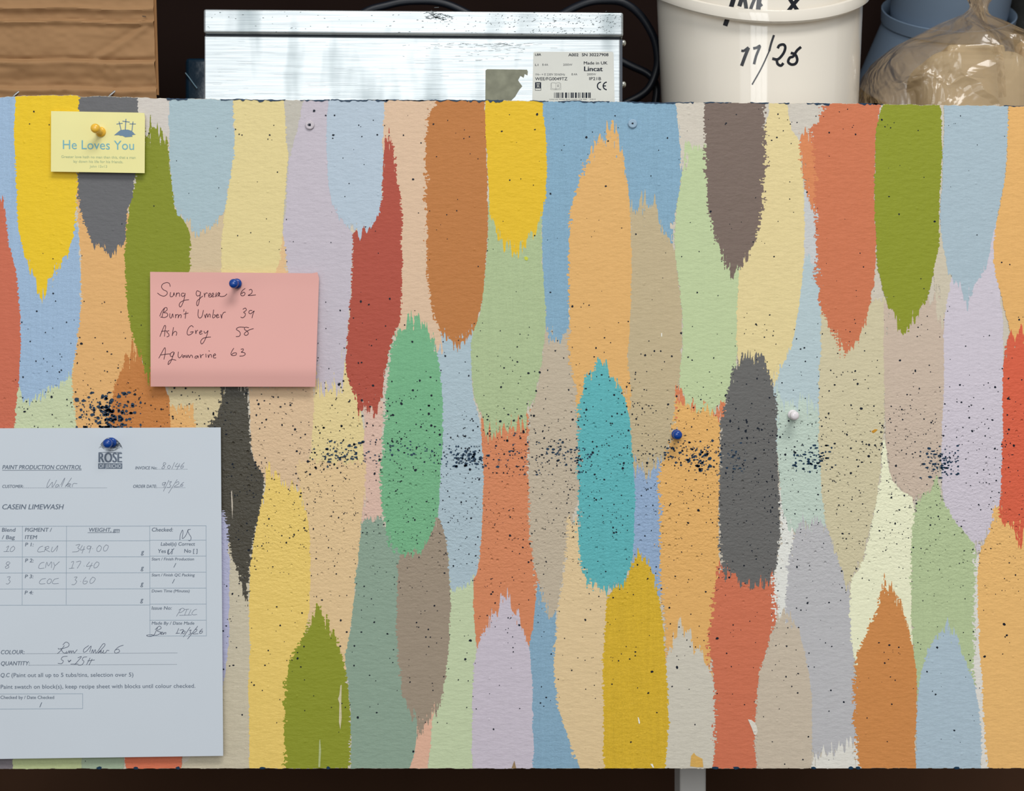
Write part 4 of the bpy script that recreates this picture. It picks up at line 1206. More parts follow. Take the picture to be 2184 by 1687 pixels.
mb = MB()
vs_, fs = [], []
nx_, nz_ = len(xs_), len(zs_)
for z in zs_:
    lean = -0.0035 * (z - BT) / (ztop - BT) * 1.6
    for i, x in enumerate(xs_):
        u = i / (nx_ - 1)
        vs_.append((x + u * lean, YB - crease(x, z), z))
for j in range(nz_ - 1):
    for i in range(nx_ - 1):
        a = j * nx_ + i
        fs.append((a, a + 1, a + nx_ + 1, a + nx_))
nb = len(vs_)
for z in zs_:
    vs_.append((xs_[-1] - 0.09, 0.33, z))
    vs_.append((xs_[0] - 0.09, 0.33, z))
for j in range(nz_ - 1):
    fs.append((j * nx_ + nx_ - 1, nb + 2 * j, nb + 2 * j + 2, (j + 1) * nx_ + nx_ - 1))
    fs.append((j * nx_, (j + 1) * nx_, nb + 2 * j + 3, nb + 2 * j + 1))
    fs.append((nb + 2 * j, nb + 2 * j + 1, nb + 2 * j + 3, nb + 2 * j + 2))
fs.append(tuple([(nz_ - 1) * nx_ + i for i in range(nx_)] + [nb + 2 * nz_ - 2, nb + 2 * nz_ - 1]))
box = empty('cardboard_box', (xs_[40], 0.18, BT))
tag(box, 'worn brown cardboard box with creased front at the left end of the bench', 'cardboard box')
link('carton', mesh_from('carton', vs_, fs), m_card, box, True)
# flap folded round the right hand corner
mb = MB()
for (pa, pb) in [((327, -40), (338, 210))]:
    x0, _, _ = P(327, 0, YB)
    x1, _, _ = P(336.5, 0, YB)
    mb.add([(x0, YB - 0.0070, pz(-60)), (x1 - 0.001, YB - 0.0058, pz(-60)), (x1 + 0.0022, YB - 0.0052, pz(205)), (x0 + 0.004, YB - 0.0062, pz(205)),
            (x0, YB - 0.004, pz(-60)), (x1 - 0.001, YB - 0.004, pz(-60)), (x1 + 0.0022, YB - 0.0036, pz(205)), (x0 + 0.004, YB - 0.0036, pz(205))],
           [(0, 1, 2, 3), (4, 7, 6, 5), (0, 3, 7, 4), (1, 5, 6, 2), (0, 4, 5, 1), (3, 2, 6, 7)])
mb.build('corner_flap', simple('cardboard_edge', (132, 96, 62), 0.75, 0.1, noise=0.15, scale=50, k=0.78), box)
F = Flat()
for q in [[(303, 33), (311, 34), (312, 37), (304, 36)], [(298, 46), (307, 47), (308, 50), (299, 49)]]:
    F.poly(q)
o = F.build('stain', lambda x, y: P(x, y, YB - 0.0125), simple('grey_smudge', (96, 78, 62), 0.8, 0.1), box)
o['label'] = 'two small grey smudges'
m_staple = simple('staple_steel', (150, 150, 150), 0.35, 0.5, metal=0.8, noise=0.05)
for px, py in [(33, 202), (237, 202)]:
    mb = MB()
    a = Vector(P(px - 8, py + 8, YB - 0.009))
    c = Vector(P(px + 7, py - 7, YB - 0.009))
    mb.tube([a, a + (c - a) * 0.5 + Vector((0, -0.0006, 0)), c, c + Vector((0.0004, 0.009, 0))], 0.0010, 8)
    mb.build('staple', m_staple, box, True)

# ---- steel appliance
YA = 0.040
m, nt, b = newmat('brushed_steel')
tc = nt.nodes.new('ShaderNodeTexCoord')
mp = nt.nodes.new('ShaderNodeMapping')
mp.inputs['Scale'].default_value = (6, 6, 260)
n1 = nt.nodes.new('ShaderNodeTexNoise')
n1.inputs['Scale'].default_value = 3.0
n1.inputs['Detail'].default_value = 6
nt.links.new(tc.outputs['Object'], mp.inputs['Vector'])
nt.links.new(mp.outputs['Vector'], n1.inputs['Vector'])
cr = nt.nodes.new('ShaderNodeValToRGB')
cr.color_ramp.elements[0].position = 0.30
cr.color_ramp.elements[0].color = (0.42, 0.455, 0.47, 1)
cr.color_ramp.elements[1].position = 0.62
cr.color_ramp.elements[1].color = (0.56, 0.595, 0.605, 1)
nt.links.new(n1.outputs['Fac'], cr.inputs['Fac'])
# greasy smears, tall and soft
mp2 = nt.nodes.new('ShaderNodeMapping')
mp2.inputs['Scale'].default_value = (26, 26, 7)
n2 = nt.nodes.new('ShaderNodeTexNoise')
n2.inputs['Scale'].default_value = 1.0
n2.inputs['Detail'].default_value = 3
nt.links.new(tc.outputs['Object'], mp2.inputs['Vector'])
nt.links.new(mp2.outputs['Vector'], n2.inputs['Vector'])
cr2 = nt.nodes.new('ShaderNodeValToRGB')
cr2.color_ramp.elements[0].position = 0.30
cr2.color_ramp.elements[0].color = (0.56, 0.595, 0.605, 1)
cr2.color_ramp.elements[1].position = 0.48
cr2.color_ramp.elements[1].color = (1, 1, 1, 1)
nt.links.new(n2.outputs['Fac'], cr2.inputs['Fac'])
mx = nt.nodes.new('ShaderNodeMix')
mx.data_type = 'RGBA'
mx.blend_type = 'MULTIPLY'
mx.inputs['Factor'].default_value = 1.0
nt.links.new(cr.outputs['Color'], mx.inputs['A'])
nt.links.new(cr2.outputs['Color'], mx.inputs['B'])
nt.links.new(mx.outputs['Result'], b.inputs['Base Color'])
b.inputs['Metallic'].default_value = 0.9
b.inputs['Roughness'].default_value = 0.42
bp = nt.nodes.new('ShaderNodeBump')
bp.inputs['Distance'].default_value = 0.00012
nt.links.new(n1.outputs['Fac'], bp.inputs['Height'])
nt.links.new(bp.outputs['Normal'], b.inputs['Normal'])
m_steel = m
m_dkmetal = simple('shade_toned_steel', (60, 64, 70), 0.4, 0.4, metal=0.7, noise=0.1)  # darker copy of the steel, with shade put into its colour

grill = empty('steel_appliance', P(882, 230, YA + 0.08))
tag(grill, 'battered stainless steel appliance box with a rating label, beside the white bucket', 'appliance')


def slanted_box(mb, xa, xb, ta, tb, ba, bb, y0, y1, yr):
    """front face between photo columns xa..xb with sloping top and bottom, extruded back to y1"""
    p = [P(xa, ta, yr), P(xb, tb, yr), P(xb, bb, yr), P(xa, ba, yr)]
    v = [(q[0], y0, q[2]) for q in p] + [(q[0], y1, q[2]) for q in p]
    mb.add(v, [(0, 3, 2, 1), (4, 5, 6, 7), (0, 1, 5, 4), (1, 2, 6, 5), (2, 3, 7, 6), (3, 0, 4, 7)])


mb = MB()
zb = BT + 0.004
slanted_box(mb, 435.5, 1323, 76, 83, 250, 250, YA, YA + 0.155, YA)
for i in (2, 3, 6, 7):
    q = mb.v[i]
    mb.v[i] = (q[0], q[1], zb)
mb.build('body', m_steel, grill, bevel=0.0012)
mb = MB()
slanted_box(mb, 433.5, 1329.5, 18.5, 25.5, 70.5, 77.5, YA - 0.004, YA + 0.159, YA - 0.004)
mb.build('lid', m_steel, grill, bevel=0.0022, seg=3)
mb = MB()
slanted_box(mb, 437, 1322, 70, 77, 77.5, 84.5, YA + 0.003, YA + 0.150, YA)
mb.build('seam_shade', m_dkmetal, grill)  # dark strip in the seam, coloured as the shadow under the lid
mb = MB()
slanted_box(mb, 1321.5, 1327.5, 84, 84, 250, 250, YA + 0.0008, YA + 0.150, YA)
for i in (2, 3, 6, 7):
    q = mb.v[i]
    mb.v[i] = (q[0], q[1], zb)
mb.build('side_panel', m_dkmetal, grill)
mb = MB()
for px in (470, 1290):
    x, _, _ = P(px, 200, YA)
    for y in (YA + 0.02, YA + 0.135):
        mb = MB()
        mb.lathe([(0.008, 0.0), (0.008, 0.0045)], (x, y, BT), 'z', 16)
        mb.build('foot', m_dkmetal, grill)
m_screw = simple('screw_zinc', (190, 190, 180), 0.3, 0.5, metal=0.9, noise=0.05)
for py in (96, 184):
    mb = MB()
    x, _, z = P(1326.5, py, YA + 0.02)
    prof = [(0.0032, 0.0), (0.0032, 0.0008), (0.0027, 0.0022), (0.0015, 0.0030), (0.0004, 0.0032)]
    bs = len(mb.v)
    nn = 20
    for r, h in prof:
        for i in range(nn):
            a = 2 * math.pi * i / nn
            mb.v.append((x + h, YA + 0.012 + r * math.cos(a), z + r * math.sin(a)))
    for j in range(len(prof) - 1):
        for i in range(nn):
            k = (i + 1) % nn
            mb.f.append((bs + j * nn + i, bs + j * nn + k, bs + (j + 1) * nn + k, bs + (j + 1) * nn + i))
    mb.f.append(tuple(bs + (len(prof) - 1) * nn + i for i in range(nn)))
    mb.build('screw', m_screw, grill, True)

# scratches, spots and glue left on the steel
fA = lambda x, y: P(x, y, YA, 0.00012)
fL = lambda x, y: P(x, y, YA - 0.004, 0.00012)
rq = np.random.RandomState(12)
m_grime = simple('steel_grime', (92, 100, 102), 0.6, 0.2, noise=0.2, scale=300)
F = Flat()
for i in range(360):
    t = rq.uniform()
    if t < 0.72:
        x = 1325 - rq.gamma(1.8, 95)
        if x < 900:
            continue
        y = rq.uniform(30, 74)
    else:
        x, y = rq.uniform(440, 1325), rq.uniform(24, 74)
    el = rq.uniform(1.0, 4.5)
    an = rq.uniform(-0.9, 0.2) if x > 1000 else rq.uniform(-0.2, 0.1)
    r = rq.uniform(0.25, 0.8)
    ca, sa = math.cos(an), math.sin(an)
    F.poly([(x + el * r * math.cos(q) * ca - r * math.sin(q) * sa, y + el * r * math.cos(q) * sa + r * math.sin(q) * ca) for q in np.arange(0, 6.2, 1.05)])
for i in range(70):
    x = 930 + rq.normal(0, 16)
    y = 34 + (x - 930) * 0.12 + rq.normal(0, 5)
    F.pen([(x, y), (x + rq.uniform(3, 12), y + rq.uniform(-2, 3))], rq.uniform(0.4, 1.3), False)
F.build('lid_spots', fL, m_grime, grill)['label'] = 'dark spots and rubbed scratches on the lid'
F = Flat()
for i in range(110):
    x = 1040 + rq.normal(0, 65)
    y = 92 + rq.gamma(1.3, 8)
    if not (440 < x < 1300) or (x > 1010 and y > 140) or (x > 1115 and y > 104):
        continue
    l = rq.uniform(2, 16)
    F.pen([(x, y), (x + l, y + rq.uniform(-1.2, 1.2))], rq.uniform(0.35, 1.1), False)
for i in range(70):
    x, y = rq.uniform(445, 985), rq.uniform(88, 205)
    l = rq.uniform(4, 46)
    F.pen([(x, y), (x + l, y + 0.4 + rq.uniform(-0.5, 0.5))], rq.uniform(0.12, 0.35), False)
F.build('body_scratches', fA, simple('steel_scratch', (176, 184, 186), 0.6, 0.2, noise=0.2, scale=300), grill)['label'] = 'fine sideways scratches'
F = Flat()
F.poly([(1035.5, 150), (1039, 147.5), (1124, 148.5), (1126, 153), (1125, 161), (1119, 158), (1117, 166), (1110, 162), (1105, 171), (1108, 176), (1114, 184), (1108, 191), (1104, 197), (1099, 206), (1090, 215), (1085, 230), (1035, 230)])
F.build('glue_residue', fA, simple('old_glue', (122, 123, 108), 0.8, 0.1, noise=0.4, scale=110, k=0.75), grill)['label'] = 'torn grey green label residue'

F = Flat()
q = []
for (cx, cy, a0) in [(1141.5, 114.5, 180), (1304.5, 114.5, 270), (1307, 226, 0), (1139, 226, 90)]:
    for k in range(5):
        a = math.radians(a0 + k * 22.5)
        q.append((cx + 4 * math.cos(a), cy + 4 * math.sin(a)))
F.poly(q)
lab = F.build('rating_label', lambda x, y: P(x, y, YA, 0.0003), simple('label_foil', (204, 205, 198), 0.45, 0.3, noise=0.05, scale=50), grill)
lab['label'] = 'silver grey rating label'
fB = lambda x, y: P(x, y, YA, 0.00045)
F = Flat()
LX = lambda v: 1130 + v / 9.927
LY = lambda v: 100 + v / 9.927
for s, xa, xb, base, h, bo in [('LBR', 112, 240, 188, 45, 0.03), ('A002', 815, 1030, 200, 62, 0.03), ('SN 30227908', 1100, 1665, 198, 62, 0.03),
                               ('Made in UK', 1142, 1645, 373, 62, 0.025), ('Lincat', 1148, 1545, 515, 98, 0.05), ('L1', 112, 180, 403, 42, 0.02),
                               ('WEE/FG0049TZ', 112, 795, 708, 62, 0.015), ('IP21B', 1258, 1508, 704, 62, 0.015)]:
    F.text(s, LX(xa), LX(xb), LY(base), h / 9.927, bo)
F.rect(LX(112), LY(750), LX(238), LY(880))
F.rect(LX(112), LY(880), LX(119), LY(925))
F.rect(LX(231), LY(880), LX(238), LY(925))
F.rect(LX(112), LY(917), LX(238), LY(925))
for cx, r0 in ((1510, 80), (1632, 80)):
    F.pen([(LX(cx + r0 * math.cos(a)), LY(828 + 80 * math.sin(a))) for a in np.linspace(math.radians(268), math.radians(92), 14)], 2.4, False)
F.line(LX(1555), LY(828), LX(1612), LY(828), 2.2)
bars = [(515, 10), (552, 16), (585, 22), (615, 8), (632, 6), (655, 10), (680, 24), (712, 6), (748, 34), (790, 6), (815, 8), (842, 6), (868, 24), (902, 26), (955, 30), (990, 10), (1028, 20), (1068, 10), (1105, 22), (1132, 8), (1152, 12), (1180, 36), (1238, 22), (1268, 20)]
for x, wd in bars:
    F.rect(LX(x), LY(968), LX(x + wd), LY(1082))
F.build('printed_text', fB, ink('black_print', (22, 30, 44)), lab)['label'] = 'black printed lettering, symbols and barcode'
F = Flat()
for s, xa, xb, base, h in [('8.4A', 262, 388, 400, 44), ('2000W', 705, 900, 400, 44), ('1N~ = E 230V 50/60Hz', 118, 745, 606, 44), ('8.4A', 882, 1005, 603, 44),
                           ('2000W', 1210, 1400, 603, 44), ('Lincat Ltd, Whisby Road, Lincoln, LN6 3QZ     5/2019', 415, 1390, 1122, 24)]:
    F.text(s, LX(xa), LX(xb), LY(base), h / 9.927, -0.005)
# open booklet with an i on its right page
for a in [[(460, 762), (545, 765), (552, 775), (560, 765), (640, 762)], [(460, 762), (460, 880), (545, 888), (552, 900), (560, 888), (640, 880), (640, 762)],
          [(552, 775), (552, 895)], [(445, 770), (440, 905), (550, 910)], [(655, 770), (660, 905), (552, 910)]]:
    F.pen(T(a, 1130, 100, 9.927), 0.45, False)
F.text('i', LX(588), LX(606), LY(850), 6, 0.03)
F.build('printed_text', fB, ink('thin_print', (96, 98, 100)), lab)['label'] = 'thin grey printed figures and booklet symbol'
F = Flat()
for a in [[(145, 790), (205, 790), (195, 860), (155, 860), (145, 790)], [(150, 775), (200, 775)], [(165, 800), (168, 850)], [(185, 800), (182, 850)], [(140, 768), (210, 868)], [(210, 768), (140, 868)]]:
    F.pen(T(a, 1130, 100, 9.927), 0.7, False)
F.build('bin_symbol', lambda x, y: P(x, y, YA, 0.00055), simple('label_foil', (204, 205, 198)), lab)

# ---- black cable coiled behind the appliance
YC = 0.225
m_cable = simple('black_rubber', (16, 20, 28), 0.42, 0.4, noise=0.1, k=0.8)
mb = MB()
loop = [(700, 150), (760, 40), (830, 10), (890, 2), (950, 8), (1020, 40), (1100, 80), (1180, 40), (1225, 16), (1258, 4), (1290, 1), (1330, 6), (1365, 32),
        (1392, 75), (1402, 115), (1400, 150), (1382, 190), (1345, 215), (1290, 232), (1240, 215)]
mb.tube([P(x, y, YC + 0.010 * math.sin(i * 0.06)) for i, (x, y) in enumerate(catmull(loop, 8))], 0.0042, 12)
mb.tube([P(x, y, YC + 0.026) for x, y in catmull([(1240, 90), (1300, 118), (1345, 140), (1385, 160), (1400, 190), (1396, 232)], 8)], 0.0042, 12)
tag(mb.build('power_cable', m_cable, None, True), 'black cable coiled in a loop between the steel appliance and the white bucket', 'cable')

# ---- blackish things in the gap beside the cardboard box
m_blk = simple('black_plastic', (20, 24, 30), 0.5, 0.3, noise=0.2, k=0.9)
m_navy = simple('navy_plastic', (12, 36, 52), 0.2, 0.5, noise=0.12, scale=14, k=0.9, bump=0.002)
mb = MB()
x0, _, z1 = P(394, 123, 0.16)
x1, _, _ = P(452, 123, 0.16)
mb.box(x0, x1, 0.16, 0.27, BT, z1)
pk = mb.build('wrapped_packet', m_navy, None, False, 0.004, 3)
tag(pk, 'dark navy plastic wrapped packet in the gap beside the steel appliance', 'packet')
mb = MB()
pts = [P(a, c, 0.16, 0.0016) for a, c in [(396, 156), (404, 166), (414, 180), (421, 189)]]
mb.tube(pts, 0.0005, 6)
mb.build('wrapper_glint', simple('painted_glint', (120, 150, 165), 0.3, 0.5), pk, True)  # pale tube paints a glint along the wrapper's crease

# ---- white bucket
AX = P(1619, 100, 0.148)[0]
AY = 0.148


def cone_r(z):
    z0 = P(0, 215, 0.148)[2]
    z1 = P(0, 0, 0.148)[2]
    f = SPX * (DIST + 0.148) / DIST
    return (209.5 + (z - z0) / (z1 - z0) * 9.5) * f * 0.992


m_white = simple('white_bucket_plastic', (224, 217, 204), 0.075, 0.5, noise=0.015, scale=12, k=0.84)
bucket = empty('white_bucket', (AX, AY, BT))
tag(bucket, 'white plastic bucket with a date written in black marker, beside the steel appliance', 'bucket')
ZT = P(0, -60, 0.148)[2]
mb = MB()
prof = [(cone_r(BT) - 0.004, 0.0), (cone_r(BT), 0.004)]
for k in range(1, 13):
    z = BT + (ZT - BT) * k / 12
    prof.append((cone_r(z), z - BT))
prof += [(cone_r(ZT) - 0.003, ZT - BT), (cone_r(ZT) - 0.003, ZT - BT - 0.03)]
mb.lathe(prof, (AX, AY, BT), 'z', 96)
mb.build('body', m_white, bucket, True)
mb = MB()
r = cone_r(ZT)
mb.lathe([(r + 0.0005, ZT - BT - 0.004), (r + 0.006, ZT - BT - 0.004), (r + 0.006, ZT - BT + 0.008), (r - 0.004, ZT - BT + 0.010), (r - 0.02, ZT - BT + 0.009)], (AX, AY, BT), 'z', 96)
mb.build('lid', m_white, bucket, True)
# hanging handle, a flat strap that sags across the front
mb = MB()
ZH0 = P(0, -15, 0.148)[2]
nn = 64
top_e, prof_v = [], []
base = len(mb.v)
for i in range(nn + 1):
    a = math.radians(-180 + 180 * i / nn)                 # from the left ear round the front to the right ear
    s = math.sin(-a)
    zc_ = ZH0 - 0.0500 * (s ** 1.35)
    rr = cone_r(zc_) + 0.0016 + 0.0055 * s
    hw = 0.0062
    for dz, dr in [(hw, 0.0), (hw * 0.75, 0.0026), (-hw * 0.2, 0.0034), (-hw * 0.8, 0.0028), (-hw, 0.0), (-hw * 0.6, -0.0012), (hw * 0.7, -0.0012)]:
        mb.v.append((AX + (rr + dr) * math.cos(a), AY + (rr + dr) * math.sin(a), zc_ + dz))
for i in range(nn):
    for k in range(7):
        k2 = (k + 1) % 7
        mb.f.append((base + i * 7 + k, base + i * 7 + k2, base + (i + 1) * 7 + k2, base + (i + 1) * 7 + k))
mb.f.append(tuple(base + k for k in range(7)))
mb.f.append(tuple(base + nn * 7 + k for k in range(7)))
mb.build('handle', m_white, bucket, True)


def fC(px, py, off=0.00025):
    """point of the bucket wall behind photo pixel px, py"""
    o, d = ray(px, py)
    t = 1.25
    for _ in range(60):
        p = o + d * t
        g = math.hypot(p.x - AX, p.y - AY) - cone_r(p.z) - off
        t += g * 0.9 if abs(g) > 1e-6 else 0
    p = o + d * t
    return tuple(p)


F = Flat()
C = lambda pts: T(pts, 1380, 0, 4.55)
for st, wd in [([(855, -60), (800, 120), (757, 250)], 10), ([(935, -60), (905, 30), (895, 60)], 9), ([(935, -60), (960, 60), (972, 205)], 8),
               ([(1065, -60), (1015, 60), (970, 200)], 7), ([(1095, -60), (1080, 80), (1068, 215)], 10), ([(1110, -20), (1090, 20), (1115, 60)], 6),
               ([(1355, -60), (1425, 50), (1532, 200)], 8), ([(1500, -50), (1415, 50), (1290, 215)], 8), ([(1265, 200), (1335, 195)], 7),
               ([(915, 490), (940, 492), (985, 458)], 5), ([(985, 462), (950, 550), (918, 638)], 7),
               ([(1030, 470), (1065, 462), (1095, 448), (1060, 540), (1038, 622)], 5.5),
               ([(1232, 340), (1205, 420), (1186, 495)], 4.6), ([(1188, 490), (1110, 660), (1020, 820)], 3.0),
               ([(1268, 468), (1285, 440), (1325, 432), (1342, 462), (1322, 520), (1270, 575), (1215, 568), (1255, 580), (1268, 620), (1300, 636), (1324, 612)], 5.6),
               ([(1495, 455), (1455, 490), (1420, 545), (1385, 560), (1370, 600), (1400, 625), (1440, 618), (1458, 580), (1440, 530), (1395, 512)], 5.6)]:
    F.pen(C(st), wd)
F.build('marker_writing', fC, simple('marker_ink', (14, 17, 26), 0.25, 0.5, noise=0.03), bucket)['label'] = 'black marker handwriting'

# ---- two nested pale blue buckets further back
m_bluepl = simple('blue_grey_plastic', (122, 140, 160), 0.45, 0.3, noise=0.03, scale=15, k=0.75)
tilt = math.radians(31)


def tilted_lathe(mb, prof, c, n=72, caps=True):
    s = len(mb.v)
    mb.lathe(prof, (0, 0, 0), 'z', n, caps)
    R_ = [(math.cos(tilt), math.sin(tilt))][0]
    for i in range(s, len(mb.v)):
        x, y, z = mb.v[i]
        mb.v[i] = (c[0] + x, c[1] + y * R_[0] - z * R_[1], c[2] + y * R_[1] + z * R_[0])


cb = Vector(P(2021, 42, 0.42))
mb = MB()
tilted_lathe(mb, [(0.094, -0.082), (0.095, -0.080), (0.0735, -0.004), (0.0765, -0.004), (0.0775, 0.010), (0.0760, 0.0105), (0.0735, 0.0085), (0.0705, -0.002), (0.0880, -0.074)], cb)
tag(mb.build('blue_bucket', m_bluepl, None, True), 'pale blue grey plastic bucket with thick rim, behind the clear plastic bag', 'bucket', 'pale blue nested buckets')
mb = MB()
tilted_lathe(mb, [(0.058, -0.068), (0.060, -0.066), (0.067, 0.010), (0.070, 0.060), (0.073, 0.100), (0.070, 0.100)], cb)
tag(mb.build('blue_bucket', m_bluepl, None, True), 'smooth pale blue bucket standing inside the thick rimmed blue one', 'bucket', 'pale blue nested buckets')

# ---- clear tied bag with a tub in it
m, nt, b = newmat('clear_film')
a = alb((184, 158, 120), 0.85)
b.inputs['Base Color'].default_value = a
b.inputs['Roughness'].default_value = 0.16
b.inputs['Specular IOR Level'].default_value = 0.9
b.inputs['Alpha'].default_value = 0.44
b.inputs['Coat Weight'].default_value = 0.6
b.inputs['Coat Roughness'].default_value = 0.08
tc = nt.nodes.new('ShaderNodeTexCoord')
n1 = nt.nodes.new('ShaderNodeTexNoise')
n1.inputs['Scale'].default_value = 15
n1.inputs['Detail'].default_value = 3
n1.inputs['Distortion'].default_value = 1.2
nt.links.new(tc.outputs['Object'], n1.inputs['Vector'])
vo = nt.nodes.new('ShaderNodeTexVoronoi')
vo.feature = 'DISTANCE_TO_EDGE'
vo.inputs['Scale'].default_value = 13
ms = nt.nodes.new('ShaderNodeMix')
ms.data_type = 'RGBA'
ms.inputs['Factor'].default_value = 0.06
nt.links.new(tc.outputs['Object'], ms.inputs['A'])
nt.links.new(n1.outputs['Color'], ms.inputs['B'])
nt.links.new(ms.outputs['Result'], vo.inputs['Vector'])
mrr = nt.nodes.new('ShaderNodeMapRange')
mrr.inputs['From Max'].default_value = 0.10
nt.links.new(vo.outputs['Distance'], mrr.inputs['Value'])
mt = nt.nodes.new('ShaderNodeMath')
mt.operation = 'MULTIPLY_ADD'
mt.inputs[1].default_value = -0.16
nt.links.new(mrr.outputs[0], mt.inputs[0])
nt.links.new(n1.outputs['Fac'], mt.inputs[2])
bp = nt.nodes.new('ShaderNodeBump')
bp.inputs['Distance'].default_value = 0.012
bp.inputs['Strength'].default_value = 1.0
nt.links.new(mt.outputs[0], bp.inputs['Height'])
nt.links.new(bp.outputs['Normal'], b.inputs['Normal'])
nt.links.new(bp.outputs['Normal'], b.inputs['Coat Normal'])
m_film = m

YG = 0.235
rows = [(300, 1820, 2262), (240, 1823, 2262), (222, 1826, 2258), (195, 1831, 2252), (165, 1839, 2245), (135, 1861, 2236), (105, 1899, 2222), (85, 1940, 2196), (70, 1968, 2170),
        (55, 1998, 2144), (42, 2030, 2116), (32, 2052, 2106), (22, 2065, 2104), (12, 2070, 2106), (2, 2070, 2114), (-10, 2062, 2126), (-26, 2050, 2140)]
RY = np.array([r[0] for r in rows][::-1], float)
RL = np.array([r[1] for r in rows][::-1], float)
RR = np.array([r[2] for r in rows][::-1], float)
vs_, fs = [], []
NA, NR = 132, 76
ybot = 843.5 - (BT + 0.0006 - ZC) / (SPX * (DIST + YG) / DIST)
for j in range(NR + 1):
    py = ybot + (-26 - ybot) * j / NR
    l = np.interp(py, RY, RL)
    r_ = np.interp(py, RY, RR)
    cx, hw = (l + r_) / 2, (r_ - l) / 2
    X, _, Z = P(cx, py, YG)
    f = SPX * (DIST + YG) / DIST
    hx = hw * f
    hy = min(0.085, hx * 0.85 + 0.006)
    pl = np.clip((130 - py) / 100, 0, 1)
    for i in range(NA):
        a = 2 * math.pi * i / NA
        tw = a + 0.5 * pl
        k = 1 + pl * (0.07 * math.sin(7 * tw + 0.6) + 0.05 * math.sin(13 * tw + 2) + 0.03 * math.sin(23 * tw))
        k += 0.018 * math.sin(5 * a + py * 0.035) + 0.012 * math.sin(11 * a - py * 0.06)
        vs_.append((X + hx * math.cos(a) * (1 + (k - 1) * abs(math.sin(a))), YG + hy * math.sin(a) * k, Z))
for j in range(NR):
    for i in range(NA):
        k = (i + 1) % NA
        fs.append((j * NA + i, j * NA + k, (j + 1) * NA + k, (j + 1) * NA + i))
bag = link('plastic_bag', mesh_from('plastic_bag', vs_, fs), m_film, None, True)
tag(bag, 'clear tan tinted plastic bag tied at the top, holding a beige tub', 'bag')
# sealed strip with a pinked edge and the loose tail above the tie
mb = MB()
q0 = [(2118, 95), (2124, 130), (2127, 170), (2130, 208)]
q1 = [(2137, 98), (2141, 130), (2144, 170), (2146, 206)]
e0 = catmull(q0, 8)
e1 = catmull(q1, 8)
vs_ = []
for i, (p, q) in enumerate(zip(e0, e1)):
    jag = 0.8 * (i % 2)
    yo = YG - 0.096 + 0.05 * max(0, (128 - p[1]) / 118)
    vs_.append(P(p[0], p[1], yo))
    vs_.append(P((p[0] + q[0]) / 2, p[1], yo - 0.0035))
    vs_.append(P(q[0] + jag, q[1], yo - 0.001))
fs = []
for i in range(len(e0) - 1):
    fs += [(3 * i, 3 * i + 3, 3 * i + 4, 3 * i + 1), (3 * i + 1, 3 * i + 4, 3 * i + 5, 3 * i + 2)]
link('sealed_strip', mesh_from('sealed_strip', vs_, fs), m_film, bag, True)['label'] = 'shiny sealed strip with pinked edge'
mb = MB()
vs_ = []
for i, (a, c, d, yo) in enumerate([(2058, -20, 2092, 0.0), (2066, 8, 2096, -0.006), (2078, 26, 2100, -0.010), (2088, 44, 2106, -0.016), (2100, 62, 2114, -0.028), (2112, 84, 2124, -0.045), (2118, 98, 2134, -0.058)]):
    for t in np.linspace(0, 1, 7):
        vs_.append(P(a + (d - a) * t, c, YG - 0.022 + yo - 0.007 * math.sin(t * 9 + i)))
fs = []
for i in range(6):
    for k in range(6):
        q = i * 7 + k
        fs.append((q, q + 1, q + 8, q + 7))
link('twisted_tail', mesh_from('twisted_tail', vs_, fs), m_film, bag, True)['label'] = 'twisted loose neck of the bag'

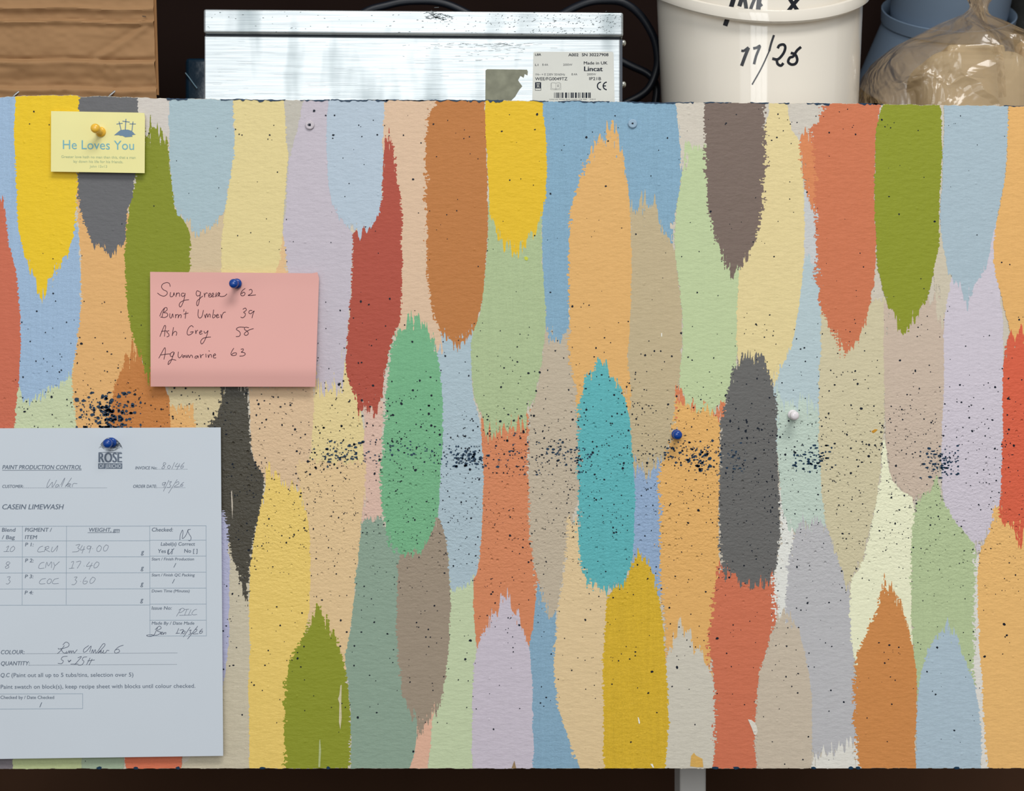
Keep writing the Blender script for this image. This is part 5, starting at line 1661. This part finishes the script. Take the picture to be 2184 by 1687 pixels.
m_tub = simple('beige_tub', (204, 184, 148), 0.5, 0.25, noise=0.03, scale=14, k=0.8)
tub = empty('beige_tub', (P(2100, 260, YG)[0], YG, BT + 0.001))
tag(tub, 'beige plastic tub inside the clear tied bag', 'tub')
xa = P(1975, 100, 0.175)[0]
xb = P(2222, 100, 0.175)[0]
zt = P(0, 84, 0.175)[2]
mb = MB()
mb.box(xa + 0.003, xb - 0.003, 0.180, 0.285, BT + 0.002, zt - 0.006)
mb.build('container', m_tub, tub, False, 0.024, 6)
mb = MB()
mb.box(xa + 0.028, xb - 0.03, 0.195, 0.275, zt - 0.012, zt)
mb.build('lid', m_tub, tub, False, 0.004, 3)

# ---- right edge: tan paper packet and a dark grey bag behind
mb = MB()
xa = P(2176, 100, 0.297)[0]
mb.box(xa, xa + 0.10, 0.297, 0.327, BT, P(0, 78, 0.297)[2])
tag(mb.build('paper_packet', simple('tan_paper', (186, 152, 112), 0.7, 0.1, noise=0.1, scale=30, k=0.7, bump=0.002), None, False, 0.012, 4),
    'tan paper packet at the right end of the bench, behind the clear bag', 'packet')
mb = MB()
cx, cy, cz = P(2222, 8, 0.52)
vs_, fs = [], []
NU, NV = 40, 22
for j in range(NV + 1):
    th = math.pi * j / NV
    for i in range(NU):
        a = 2 * math.pi * i / NU
        k = 1 + 0.10 * math.sin(3 * a + 4 * th) + 0.06 * math.sin(7 * a - 3 * th) + 0.04 * math.sin(11 * th + 2 * a)
        z = cz + 0.075 * math.cos(th) * k
        vs_.append((cx + 0.052 * math.sin(th) * math.cos(a) * k, cy + 0.05 * math.sin(th) * math.sin(a) * k, z if z > cz else z))
for j in range(NV):
    for i in range(NU):
        k = (i + 1) % NU
        fs.append((j * NU + i, j * NU + k, (j + 1) * NU + k, (j + 1) * NU + i))
zmin = min(v[2] for v in vs_)
vs_ = [(v[0], v[1], BT + (v[2] - zmin) if False else v[2]) for v in vs_]
# the lump rests on a hidden stack, so let its lower half run down to the bench
vs_ = [(v[0], v[1], v[2] if v[2] > cz - 0.02 else BT + 0.001 + (v[2] - zmin) / (cz - 0.02 - zmin) * (cz - 0.021 - BT)) for v in vs_]
tag(link('grey_sack', mesh_from('grey_sack', vs_, fs), simple('dark_grey_film', (74, 74, 72), 0.3, 0.5, noise=0.3, scale=40, k=0.9, bump=0.004), None, True),
    'dark grey crumpled plastic sack at the top right corner, behind the buckets', 'sack')
